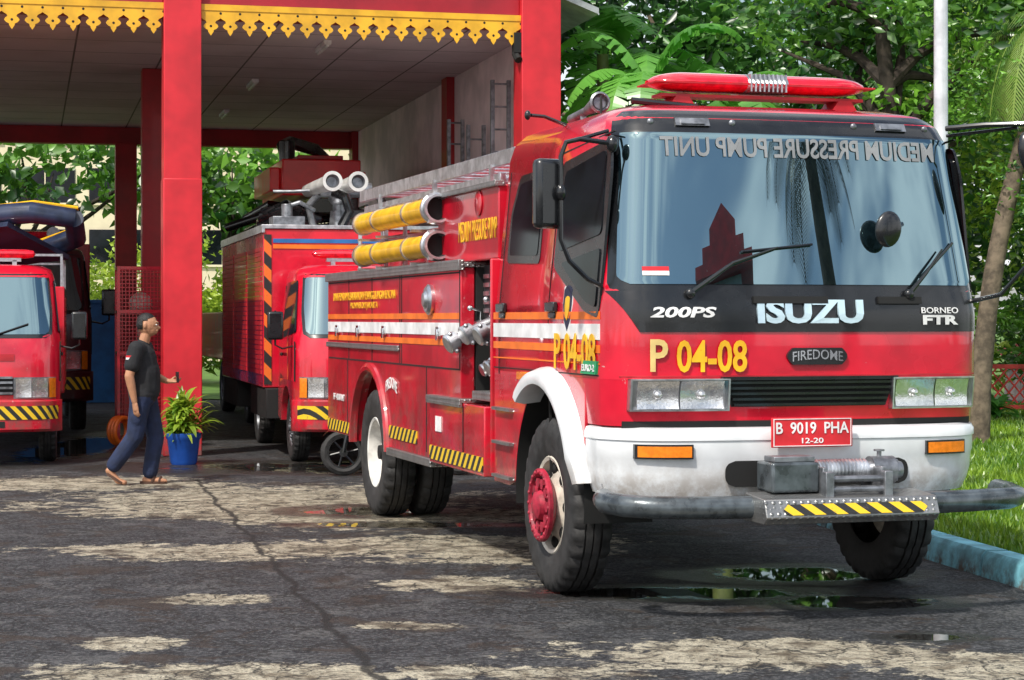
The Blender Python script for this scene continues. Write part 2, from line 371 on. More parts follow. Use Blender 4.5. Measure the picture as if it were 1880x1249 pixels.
text(T,'FIREDOME',(-.12,.19,1.417,1.472),lambda u,v,w:(u,S.fy(u,v)-.022-w,v+.014*math.cos((u-.035)/.15*1.5)),m_chr,bold=.005)
b=MB(); S.patch(b,1.335,1.343,-1.1,1.1,.006,1,40,thick=.01); b.make('nose_trim',T,m_redold)
b=MB(); S.patch(b,1.165,1.325,lambda z:-.47-(z-1.15)*.35,lambda z:.47+(z-1.15)*.35,.005,4,20,mi=0)
for i in range(5):
    z=1.170+i*.031; S.patch(b,z,z+.014,-.46-(z-1.15)*.33,.46+(z-1.15)*.33,.03,1,20,mi=1,thick=.03)
S.patch(b,1.315,1.335,-.54,.54,.032,1,20,mi=1,thick=.03)
b.make('grille',T,[m_blkm,m_blk])
b=MB(); S.patch(b,1.04,1.088,-1.08,1.08,.003,2,40); b.make('lower_nose_gap',T,m_blkm)
for sg in (-1,1):
    x0,x1=(.50,1.06)
    if sg<0: x0,x1=-1.06,-.50
    b=MB(); S.patch(b,1.145,1.325,x0,x1,.004,6,14); S.patch(b,1.145,1.153,x0,x1,.05,1,14,thick=.05); S.patch(b,1.317,1.325,x0,x1,.05,1,14,thick=.05)
    for xe in (x0,x1-.01): S.patch(b,1.145,1.325,xe,xe+.01,.05,6,1,thick=.05)
    h=b.make('headlight',T,m_alu)
    for cx,wd in ((.655,.125),(.905,.115)):
        xs=sg*cx; b=MB()
        S.patch(b,1.158,1.312,xs-wd,xs+wd,.006,8,12,0,bowl=.03)
        b.ell((xs,S.fy(xs,1.235)-.018,1.235),(.025,.02,.025),12,8)
        b.make('reflector',h,m_refl)
    b=MB(); S.patch(b,1.156,1.314,x0+.012,x1-.012,.044,6,14); b.make('lens',h,m_lens)
B=Shape([(0,1.185),(2,1.185)],[(0,-1.32),(2,-1.32)],[(0,0)],.06,.34,9)
def brow(z,ins,wy=-.74):
    pts=B.loop(z,False,wy)
    return [(p[0]*(1-ins/1.3),p[1]+ins*(1 if abs(p[0])<1.18 else .3),z) for p in pts]
b=MB(); b.sheet([brow(z,i) for z,i in ((1.045,.28),(1.055,.05),(1.045,.012),(1.02,0),(.985,.0),(.98,.008),(.90,.008),(.88,.015),(.80,.02),(.73,.035),(.67,.06),(.64,.3))]); b.make('bumper',T,m_white)
b=MB(); fo=rrx(.725,.870,.56,.06)
def bp(mb,z0,z1,xl,xr,off,nz,nx,mi=0,thick=0): B.patch(mb,z0,z1,xl,xr,off,nz,nx,mi,thick)
bp(b,.725,.870,lambda z:-fo(z)+.01,lambda z:fo(z)+.01,.0-.012,10,20); b.make('bumper_opening',T,m_blkm)
for x0,x1 in ((-1.04,-.74),(.68,.96)):
    b=MB(); bp(b,.885,.965,x0,x1,.012,3,8,thick=.03); o=b.make('indicator_lamp',T,m_blk)
    b=MB(); bp(b,.895,.955,x0+.012,x1-.012,.020,3,8,thick=.012); b.make('lens',o,m_amber)
px=-.11
b=MB(); b.box(-.20+px,.29+px,-1.385,-1.37,.945,1.11); pl=b.make('number_plate',T,m_plate,.004)
b=MB(); 
for a in ((1.10,1.104),(.951,.955)): b.box(-.19+px,.28+px,-1.389,-1.384,a[0],a[1])
for a in (-.19,.276): b.box(a+px,a+.004+px,-1.389,-1.384,.955,1.10)
b.make('plate_border',pl,m_sw)
text(pl,'B  9019  PHA',(-.175+px,.265+px,1.02,1.085),lambda u,v,w:(u,-1.387-w,v),m_sw,bold=.015)
text(pl,'12-20',(-.02+px,.11+px,.967,.997),lambda u,v,w:(u,-1.387-w,v),m_sw,bold=.01)
b=MB(); b.box(-.10,-.05,-1.37,-1.25,.97,1.01); b.make('plate_bracket',T,m_blkm)
b=MB(); pts=[(-1.20,-1.12,.66),(-1.235,-1.26,.655),(-1.18,-1.40,.65),(-1.06,-1.49,.645),(-.8,-1.545,.64),(-.4,-1.58,.64),(0,-1.60,.64),(.4,-1.59,.64),(.8,-1.56,.64),(1.08,-1.52,.645),(1.17,-1.45,.65),(1.21,-1.30,.655),(1.22,-1.15,.66)]
b.tube(pts,.062,14); b.tube([(-.45,-1.55,.62),(-.45,-1.0,.62)],.04,8); b.tube([(.5,-1.55,.62),(.5,-1.0,.62)],.04,8); b.make('bull_bar_tube',T,m_tube)
b=MB(); b.prism([(-1.80,.60),(-1.76,.695),(-1.50,.715),(-1.50,.70),(-1.48,.56),(-1.76,.56)],'x',-.52,.50); st=b.make('front_step',T,m_dia,.006)
b=MB(); b.add([(-.39,-1.802,.612),(.40,-1.802,.612),(.43,-1.79,.64),(.40,-1.778,.668),(-.39,-1.778,.668),(-.42,-1.79,.64)],[(0,1,2,3,4,5)]); o=b.make('hazard_plate',st,m_chev)
wx=-.05
b=MB(); b.box(-.36+wx,-.08+wx,-1.62,-1.40,.715,.88); w=b.make('winch',T,m_tube,.015)
b=MB(); b.cyl((-.08+wx,-1.51,.82),(.30+wx,-1.51,.82),.05,n=24); 
for i in range(14):
    x=-.05+i*.022+wx; b.revolve([(-.011,.055),(-.004,.066),(.004,.066),(.011,.055)],(x,-1.51,.82),(1,0,0),20)
b.make('cable_drum',w,m_alu)
b=MB(); b.cyl((.27+wx,-1.51,.82),(.41+wx,-1.51,.82),.078,n=24); b.cyl((.41+wx,-1.51,.82),(.46+wx,-1.51,.82),.06,.045,n=20)
for i in range(6):
    a=i*math.pi/3; b.cyl((.41+wx,-1.51+.06*math.cos(a),.82+.06*math.sin(a)),(.425+wx,-1.51+.06*math.cos(a),.82+.06*math.sin(a)),.01,n=6)
b.cyl((.33+wx,-1.51,.89),(.33+wx,-1.51,.925),.013); b.cyl((.33+wx,-1.51,.925),(.33+wx,-1.51,.935),.03); b.make('winch_motor',w,m_steel)
b=MB(); b.box(-.34+wx,-.10+wx,-1.60,-1.46,.88,.91); b.box(-.08+wx,-.05+wx,-1.66,-1.4,.70,.85);b.box(.27+wx,.30+wx,-1.66,-1.4,.70,.85)
for z in (.735,.790): b.cyl((-.06+wx,-1.69,z),(.29+wx,-1.69,z),.018,n=10)
for x in (-.07,.28): b.box(x-.02+wx,x+.03+wx,-1.72,-1.66,.69,.83)
b.make('fairlead',w,m_steel,.004)
def wiper(a,m_,c,d):
    b=MB(); P=lambda x,z,o=.05:(x,S.fy(x,z)-o,z)
    b.tube([P(*a,.03),P(*m_,.06),P(*c,.045)],[.016,.010,.006],8); b.ell(P(*a,.03),(.03,.025,.03),12,8)
    b.tube([P(*d[0],.028),P(*d[1],.028)],.008,6); b.make('wiper',T,m_blk)
wiper((-.72,1.80),(-.47,1.97),(-.19,2.06),((-.40,2.035),(.03,2.08)))
wiper((.62,1.80),(.73,1.92),(.86,2.06),((.72,1.90),(.95,2.10)))
b=MB()
def bar(mb,x0,x1,mi,e0=0,e1=0):
    xs=np.linspace(x0,x1,17); rows=[]
    for x in xs:
        q=1.
        if e0 and x<x0+.24: q=math.sqrt(max(.04,1-((x0+.24-x)/.24)**2))
        if e1 and x>x1-.24: q=math.sqrt(max(.04,1-((x-x1+.24)/.24)**2))
        rows.append([(x,-.42+.15*q*math.cos(t),3.06+(.066*q)*math.sin(t)*(1 if math.sin(t)>0 else .8)) for t in np.linspace(0,2*math.pi,21)])
    mb.sheet(rows,mi); mb.add(rows[0][:-1],[tuple(range(20))],mi); mb.add(rows[-1][:-1],[tuple(range(20))],mi)
bar(b,-.69,-.10,0,1,0); bar(b,.16,.72,0,0,1); lb=b.make('light_bar',T,[m_led])
b=MB(); bar(b,-.098,.158,0)
for i in range(9): b.box(-.09+i*.028,-.08+i*.028,-.578,-.27,3.01,3.115)
b.make('siren_speaker',lb,m_alu)
b=MB(); b.box(-.63,.68,-.50,-.34,2.975,2.993); 
for x in (-.5,.55): b.prism([(x-.1,2.89),(x+.1,2.89),(x+.04,2.978),(x-.04,2.978)],'y',-.52,-.32)
b.box(-.695,.725,-.575,-.265,3.047,3.056)
b.make('light_bar_mount',lb,m_redold)
b=MB(); b.cyl((-.78,.45,2.97),(-.78,.18,3.0),.025,.055,n=18); b.cyl((-.78,.75,2.95),(-.78,.45,2.97),.028); b.revolve([(0,.04),(-.012,.055),(0,.068),(.012,.055)],(-.78,.17,3.0),(0,-1,0),18); b.tube([(-.78,.5,2.97),(-.78,.5,2.88)],.02,8); b.make('horn',T,m_steel)
b=MB(); b.tube([(-.95,.2,2.84),(-1.15,.15,2.90),(-1.25,.1,2.90)],.012,6); b.ell((-1.27,.1,2.90),(.02,.02,.03)); b.make('antenna',T,m_blk)
b=MB(); b.tube([(-.9,-.2,2.86),(-.9,-.2,3.0)],.008,6); b.make('antenna',T,m_blk)
b=MB(); b.tube([(-.45,-.62,2.9),(-.85,-.60,2.93)],.02,8);b.make('roof_pipe',T,m_blk)
for sg in (-1,1):
    b=MB(); S.side(b,rpoly([(-.05,2.60),(-.90,2.68),(-.955,2.5),(-.955,1.66),(-.70,1.70),(-.04,1.97)],.06),.006,sg); d=b.make('door_window',T,m_blk)
    b=MB(); S.side(b,rpoly([(-.12,2.54),(-.86,2.62),(-.89,2.14),(-.12,2.06)],.05),.010,sg); b.make('window_glass',d,m_side)
    b=MB(); S.side(b,rpoly([(-.20,1.99),(-.90,2.06),(-.90,1.72),(-.70,1.76)],.04),.012,sg); b.make('window_glass',d,m_side)
    b=MB(); S.side(b,rpoly([(.26,2.60),(.26,2.0),(.98,2.02),(.98,2.35),(.84,2.58)],.05),.006,sg); d=b.make('rear_window',T,m_blk)
    b=MB(); S.side(b,rpoly([(.31,2.55),(.31,2.05),(.93,2.07),(.93,2.34),(.81,2.53)],.04),.010,sg); b.make('window_glass',d,m_side)
    b=MB(); 
    for pts in ([(0,.66),(0,1.7)],[(0,1.7),(.0,2.66)],[(1.08,1.30),(1.08,1.7)],[(1.08,1.7),(1.08,2.62)],[(0,2.66),(-.93,2.72)]):
        (ya,za),(yb,zb)=pts; S.side(b,[(ya-.007,za-.004),(ya+.007,za+.004),(yb+.007,zb+.004),(yb-.007,zb-.004)],.0025,sg)
    S.side(b,[(-.95,1.335),(1.2,1.335),(1.2,1.342),(-.95,1.342)],.0035,sg)
    b.make('door_seam',T,m_blkm)
    for y in (-.10,.98):
        b=MB(); x=1.17*sg; b.box(min(x,x+sg*.03),max(x,x+sg*.03),y-.09,y+.09,1.70,1.76); b.box(min(x,x+sg*.015),max(x,x+sg*.015),y-.06,y+.06,1.66,1.70); b.make('door_handle',T,m_blk,.008)
    for z0,z1,mt in ((1.655,1.70,m_or),(1.54,1.63,m_sw),(1.465,1.51,m_or),(1.40,1.408,m_or)):
        b=MB(); S.side(b,[(-.96,z0),(1.2,z0),(1.2,z1),(-.96,z1)],.004,sg); b.make('side_stripe',T,mt)
    for i in range(3):
        b=MB(); b.box(*sorted((sg*1.0,sg*1.20)),.74,1.16,.62+.22*i,.64+.22*i); b.make('cab_step',T,m_dia)
    b=MB(); b.box(*sorted((sg*1.168,sg*1.19)),.35,.62,1.27,1.325); b.make('side_indicator',T,m_amber,.006)
fs_=lambda u,v,w:(-(S.hw(v)+.012+w),-u,v)
text(T,'P 04-08',(.16,.92,1.36,1.575),fs_,m_yel,bold=.02)
b=MB(); S.side(b,[(-.93,1.345),(-.66,1.345),(-.72,1.42),(-.95,1.42)],.016,-1); b.make('emissions_badge',T,m_green); text(T,'EURO-2',(.70,.92,1.36,1.40),lambda u,v,w:(-(S.hw(v)+.018+w),-u,v),m_sw)
b=MB(); 
sh_=[(0,1.12),(.5,1.05),(.85,.9),(.9,.2),(.6,-.6),(0,-1.1),(-.6,-.6),(-.9,.2),(-.85,.9),(-.5,1.05)]
for r,mi,o in ((.105,0,.004),(.094,1,.006),(.05,2,.008)):
    S.side(b,[(-.38+r*.95*a,1.72+r*1.3*c) for a,c in sh_],o,-1,mi)
b.make('crest_emblem',T,[m_sw,m_navy,m_yel])
b=MB(); b.tube([(-1.08,-.98,2.64),(-1.30,-1.0,2.66),(-1.38,-1.0,2.64),(-1.41,-1.0,2.56),(-1.41,-1.0,2.10),(-1.36,-1.0,1.98),(-1.25,-.99,1.88),(-1.16,-.97,1.84)],.014,8)
b.tube([(-1.10,-.9,2.72),(-1.30,-1.0,2.66)],.012,6); b.ell((-1.10,-.97,2.64),(.035,.04,.05)); b.ell((-1.41,-1.0,2.36),(.03,.03,.05)); b.make('mirror_arm',T,m_blk)
b=MB(); b.box(-1.555,-1.38,-.99,-.90,2.16,2.55,rot=Matrix.Rotation(R(12),3,'Z')); mi_=b.make('side_mirror',T,m_blk,.03)
b=MB(); b.tube([(.98,-.98,2.78),(1.14,-1.15,2.79),(1.34,-1.3,2.79),(1.45,-1.3,2.78)],.016,8); b.tube([(1.0,-.95,2.74),(1.30,-1.25,2.77)],.010,8)
b.tube([(1.10,-1.05,1.76),(1.22,-1.2,1.80),(1.34,-1.3,1.98),(1.42,-1.3,2.3),(1.44,-1.3,2.76)],.014,8); b.make('mirror_arm',T,m_blk)
b=MB(); b.ell((1.345,-1.34,2.60),(.085,.05,.15),20,12,rot=Matrix.Rotation(R(-20),3,'Y')); b.make('side_mirror',T,m_blk)
b=MB(); x=.48; yy=S.fy(x,2.17)-.13; b.ell((x,yy+.02,2.17),(.082,.03,.105),24,12,rot=Matrix.Rotation(R(10),3,'Y')); b.tube([(x+.06,yy+.04,2.18),(x+.12,yy+.08,2.20),(x+.14,S.fy(x,2.2)-.01,2.21)],.010,8); b.make('round_mirror',T,m_blk)
wheel(T,-1.05,0,.53,.26,-1,m_rim,m_hub,'guard'); wheel(T,1.05,0,.53,.26,1,m_rim,m_hub,'guard')
for x,sd in ((-1.02,-1),(-.70,-1),(.70,1),(1.02,1)): wheel(T,x,5.0,.53,.27,sd,m_rimw,m_blkm,'dish')
b=MB(); b.box(-.46,-.38,-1.1,6.7,.72,.98); b.box(.38,.46,-1.1,6.7,.72,.98); b.cyl((-1.0,0,.5),(1.0,0,.5),.07); b.cyl((-1.0,5,.53),(1.0,5,.53),.09); b.ell((0,5,.55),(.24,.22,.24)); b.box(-.4,.4,-.9,.9,.55,1.25); b.box(-.42,.42,1.2,4.2,.6,.95)
b.box(-.9,.9,-1.15,-.75,.62,1.0); b.box(-1.0,1.0,-.95,1.15,1.15,1.33); b.box(-.9,.9,1.1,2.9,.62,1.0); b.box(-.9,-.5,-.1,.1,.62,.75); b.make('chassis',T,m_blkm,.01)
# ---- rear body
arc=[(5.0+.68*math.cos(R(a)),.58+.66*math.sin(R(a))) for a in np.linspace(0,180,20)]
poly=[(2.02,2.02),(2.02,.62),(4.30,.62)]+arc[::-1]+[(5.7,.62),(6.8,.62),(6.8,2.02)]
for sg in (-1,1):
    b=MB(); b.prism(poly,'x',sg*1.18,sg*1.08); lk=b.make('locker_side',T,m_red2,.006)
    b=MB(); rows=[[(sg*x,5+r*math.cos(R(a)),.58+r*.97*math.sin(R(a))) for x,r in ((1.178,.735),(1.20,.725),(1.215,.695),(1.21,.665),(1.15,.66))] for a in np.linspace(0,180,24)]; b.sheet(rows); b.make('rear_arch_lip',T,m_red2)
    b=MB()
    for y in (2.04,3.82,3.88,4.9,5.85): b.box(*sorted((sg*1.179,sg*1.1835)),y-.008,y+.008,1.30,2.0)
    for z in (1.30,1.985): b.box(*sorted((sg*1.179,sg*1.1835)),2.04,6.75,z-.006,z+.006)
    b.box(*sorted((sg*1.179,sg*1.1835)),3.0,3.016,.66,1.30); b.box(*sorted((sg*1.179,sg*1.1835)),5.9,5.916,.66,1.30)
    b.make('locker_seam',T,m_blkm)
    for z0,z1,mt in ((1.655,1.70,m_or),(1.54,1.63,m_sw),(1.465,1.51,m_or)):
        b=MB(); b.box(*sorted((sg*1.181,sg*1.185)),2.05,6.78,z0,z1); b.make('side_stripe',T,mt)
    b=MB(); b.box(*sorted((sg*1.18,sg*1.20)),3.9,6.8,1.40,1.445); b.make('rub_rail',T,m_dia,.004)
    for y in (2.6,4.4,5.4,6.3):
        b=MB(); b.box(*sorted((sg*1.18,sg*1.205)),y-.05,y+.05,1.53,1.60); b.box(*sorted((sg*1.20,sg*1.215)),y-.02,y+.02,1.5,1.58); b.make('locker_latch',T,m_chr,.004)
    b=MB(); b.box(*sorted((sg*1.181,sg*1.187)),5.75,6.78,.64,.74); b.make('hazard_strip',T,m_chev)
    b=MB(); b.box(*sorted((sg*1.181,sg*1.187)),3.3,4.25,.70,.80); b.make('hazard_strip',T,m_chev)
    b=MB(); b.box(*sorted((sg*.9,sg*1.21)),2.8,4.25,.56,.62); b.make('running_board',T,m_dia,.006)
b=MB(); b.box(-1.08,1.08,2.10,6.78,1.28,2.0); b.box(-.6,.6,2.1,6.78,.9,1.28); b.box(-1.08,1.08,2.05,2.1,1.0,2.0);b.box(-1.08,1.08,6.7,6.79,.8,2.0); b.make('locker_core',T,m_redold)
b=MB(); b.box(-1.2,1.2,1.99,6.82,2.022,2.055); b.box(-1.205,-1.16,1.99,6.82,2.0,2.075); b.box(1.16,1.205,1.99,6.82,2.0,2.075); b.make('locker_deck',T,m_dia,.004)
fb=lambda u,v,w:(-1.188-w,-u,v)
text(T,'DINAS PEMADAM KEBAKARAN DAN PENANGGULANGAN BENCANA',(-6.5,-4.0,1.82,1.89),fb,m_yel,bold=0)
text(T,'PROVINSI DKI JAKARTA',(-5.75,-4.65,1.73,1.80),fb,m_yel,bold=0)
text(T,'FIREDOME',(-4.35,-3.95,1.05,1.14),lambda u,v,w:(-1.188-w,-u,v+.05*math.cos((u+4.15)/.2*1.4)),m_sw,bold=.01)
text(T,'FF 4000 MT',(-6.5,-6.0,.92,.98),fb,m_sw)
b=MB(); b.revolve([(0,.11),(.03,.115),(.05,.09),(.05,.0)],(-1.18,2.85,1.80),(-1,0,0),24); b.revolve([(.05,.07),(.07,.05),(.075,.0)],(-1.18,2.85,1.80),(-1,0,0),24); b.make('filler_cap',T,m_alu)
b=MB(); b.box(-1.12,1.12,1.27,2.90,2.06,2.56); b.box(-1.18,-.7,1.24,1.27,.62,2.06); b.box(.7,1.18,1.24,1.27,.62,2.06); b.make('pump_module',T,m_red2,.01)
b=MB(); b.box(-.7,.7,1.27,2.04,1.0,2.055); b.box(-1.07,-.7,1.272,1.30,1.1,2.055); b.box(-1.07,-.7,2.0,2.045,1.1,2.055); b.make('pump_recess',T,m_blkm)
b=MB(); b.box(-1.15,-1.08,1.25,2.92,2.545,2.585); b.box(1.08,1.15,1.25,2.92,2.545,2.585); b.box(-1.15,1.15,2.88,2.94,2.545,2.585); b.make('module_trim',T,m_dia,.004)
text(T,'MEDIUM PRESSURE PUMP',(-2.28,-1.29,2.20,2.345),lambda u,v,w:(-1.124-w,-u,v),m_yel,bold=-.004)
b=MB(); b.revolve([(0,.085),(.008,.09),(.012,.08),(.012,0)],(-1.12,1.75,2.455),(-1,0,0),28); b.make('round_hatch',T,m_red2)
b=MB(); b.box(-1.02,-.72,1.31,1.99,1.66,2.04); pn=b.make('gauge_panel',T,M('gauge_panel_grey',(.05,.05,.055),.4,.3),.01)
for y,z in ((1.42,1.94),(1.60,1.94),(1.42,1.76),(1.60,1.76)):
    b=MB(); b.revolve([(0,.075),(.025,.075),(.03,.062),(.022,.06)],(-1.02,y,z),(-1,0,0),20,0); b.revolve([(.022,.06),(.022,0)],(-1.02,y,z),(-1,0,0),20,1); b.box(-1.046,-1.043,y-.003,y+.003,z,z+.05,2); b.make('gauge',pn,[m_chr,m_sw,m_blk])
b=MB()
for i in range(5): b.box(-1.035,-1.02,1.80,1.95,1.70+.06*i,1.73+.06*i)
b.make('label_plates',pn,m_alu)
def valve(y,z,x1=-1.20,r=.05):
    b=MB(); ax=Vector((-.9,-.12,-.42)).normalized(); e=Vector((x1,y,z)); s0=e-ax*.22
    b.tube([(-.74,y,z+.1),s0,e],[r*.8,r*.8,r*.85],14)
    b.revolve([(-.02,r),(-.02,r*1.35),(.05,r*1.4),(.06,r*1.15),(.06,.0)],e,ax,20)
    b.revolve([(-.02,r*.9),(-.02,r*1.2),(.02,r*1.2),(.02,r*.9)],s0,ax,18)
    for a in range(3):
        t=a*2.1; u=ax.cross(Vector((0,0,1))).normalized(); w_=ax.cross(u); c=e+ax*.02+(u*math.cos(t)+w_*math.sin(t))*r*1.45; b.ell(c,(.018,.018,.018),8,6)
    b.tube([s0+Vector((0,0,.05)),s0+Vector((0,0,.12)),s0+Vector((-.08,-.05,.14))],.009,6); b.ell(s0+Vector((-.09,-.06,.14)),(.02,.02,.02))
    b.make('hose_outlet',T,m_alu)
valve(1.48,1.56,-1.16); valve(1.78,1.56,-1.18); valve(1.98,1.50,-1.24,.05); valve(1.62,1.34,-1.05,.04); valve(1.86,1.32,-1.02,.035)
b=MB(); b.tube([(-.95,1.5,1.2),(-.95,1.5,1.5)],.035,10); b.tube([(-.9,1.75,1.1),(-.9,1.75,1.55)],.045,12,0); b.ell((-.88,1.6,1.45),(.09,.12,.10)); b.tube([(-1.0,1.35,1.75),(-1.05,1.35,1.5),(-1.0,1.4,1.3)],.016,8)
b.tube([(-.95,1.9,1.7),(-1.0,1.88,1.5),(-.95,1.85,1.2)],.014,8); b.make('pump_pipework',T,m_steel)
b=MB(); b.box(-1.21,-.75,1.30,2.80,.60,1.07); sb=b.make('step_box',T,m_red,.008)
b=MB(); b.box(-1.235,-.74,1.85,2.82,1.072,1.10); b.box(-1.235,-1.215,1.85,2.82,1.04,1.072); b.box(-1.15,-.74,1.32,1.83,1.10,1.16); b.make('step_tread',sb,m_dia,.004)
b=MB(); b.box(-1.218,-1.212,1.32,2.78,.63,.73); b.make('hazard_strip',sb,m_chev)
b=MB(); b.box(-1.216,-1.211,1.83,1.84,.62,1.05); b.make('box_seam',sb,m_blkm)
b=MB(); b.box(-1.218,-1.212,2.44,2.60,.84,.95); b.make('sticker',sb,m_sw); 
b=MB(); b.box(.75,1.21,1.30,2.80,.60,1.07); b.make('step_box',T,m_red,.008)
b=MB(); b.box(-.80,.80,2.95,6.3,2.06,2.40); b.make('water_tank',T,m_red2,.02)
for x,z in ((-1.17,2.47),(-1.17,2.20)):
    b=MB(); b.cyl((x,2.80,z),(x,5.3,z),.086,n=24,mi=0); 
    hz=b.make('suction_hose',T,[m_hose])
    b=MB(); b.revolve([(0,.084),(0,.116),(-.05,.120),(-.06,.108),(-.12,.106),(-.12,.088),(-.02,.084)],(x,2.80,z),(0,1,0),28,0); b.revolve([(-.02,.084),(-.02,.0)],(x,2.80,z),(0,1,0),28,1)
    for k in range(3):
        a=k*2.09; b.box(x+.108*math.cos(a)-.015,x+.108*math.cos(a)+.015,2.69,2.76,z+.108*math.sin(a)-.015,z+.108*math.sin(a)+.015)
    b.make('hose_coupling',hz,[m_alu,m_blkm])
    b=MB(); b.revolve([(0,.084),(0,.10),(.06,.10),(.06,.084)],(x,5.25,z),(0,1,0),20,0); b.make('hose_ferrule',hz,m_alu)
    for yy in (3.5,4.6):
        b=MB(); b.revolve([(0,.084),(0,.094),(.04,.094),(.04,.084)],(x,yy,z),(0,1,0),20,0); b.make('hose_strap',hz,m_alu)
b=MB()
for y in (3.2,4.4,5.1):
    b.box(-1.03,-1.0,y-.015,y+.015,2.07,2.60); b.box(-1.26,-.80,y-.015,y+.015,2.315,2.335); b.box(-1.26,-.8,y-.015,y+.015,2.06,2.085)
b.tube([(-1.02,3.1,2.6),(-1.02,5.3,2.6)],.014,8)
b.make('hose_rack',T,m_alu)
b=MB(); b.tube([(-1.10,5.75,2.06),(-1.10,5.75,2.45),(-1.05,5.8,2.52),(-.9,5.8,2.52),(-.85,5.8,2.06)],.018,8); b.make('grab_rail',T,m_alu)
def ladder(mb,p,L,W,axis,step=.30,rw=.04,rh=.10):
    for s_ in (0,W):
        if axis=='y': mb.box(p[0]+s_-rw/2,p[0]+s_+rw/2,p[1],p[1]+L,p[2],p[2]+rh)
    n=int(L/step)
    for i in range(n): mb.cyl((p[0],p[1]+.15+i*step,p[2]+rh/2),(p[0]+W,p[1]+.15+i*step,p[2]+rh/2),.016,n=8)
b=MB(); ladder(b,(-1.02,1.15,2.70),4.9,.46,'y'); b.make('roof_ladder',T,m_alu,.003)
b=MB(); ladder(b,(-.99,1.6,2.60),4.4,.40,'y',rh=.06); b.make('roof_ladder',T,m_alu,.003)
b=MB()
for y in (1.7,3.3,5.2): b.box(-1.06,.4,y-.02,y+.02,2.565,2.60); b.box(-1.06,-1.03,y-.02,y+.02,2.40 if y>3 else 2.56,2.72); b.box(.36,.4,y-.02,y+.02,2.4 if y>3 else 2.56,2.6)
b.make('ladder_rack',T,m_alu)
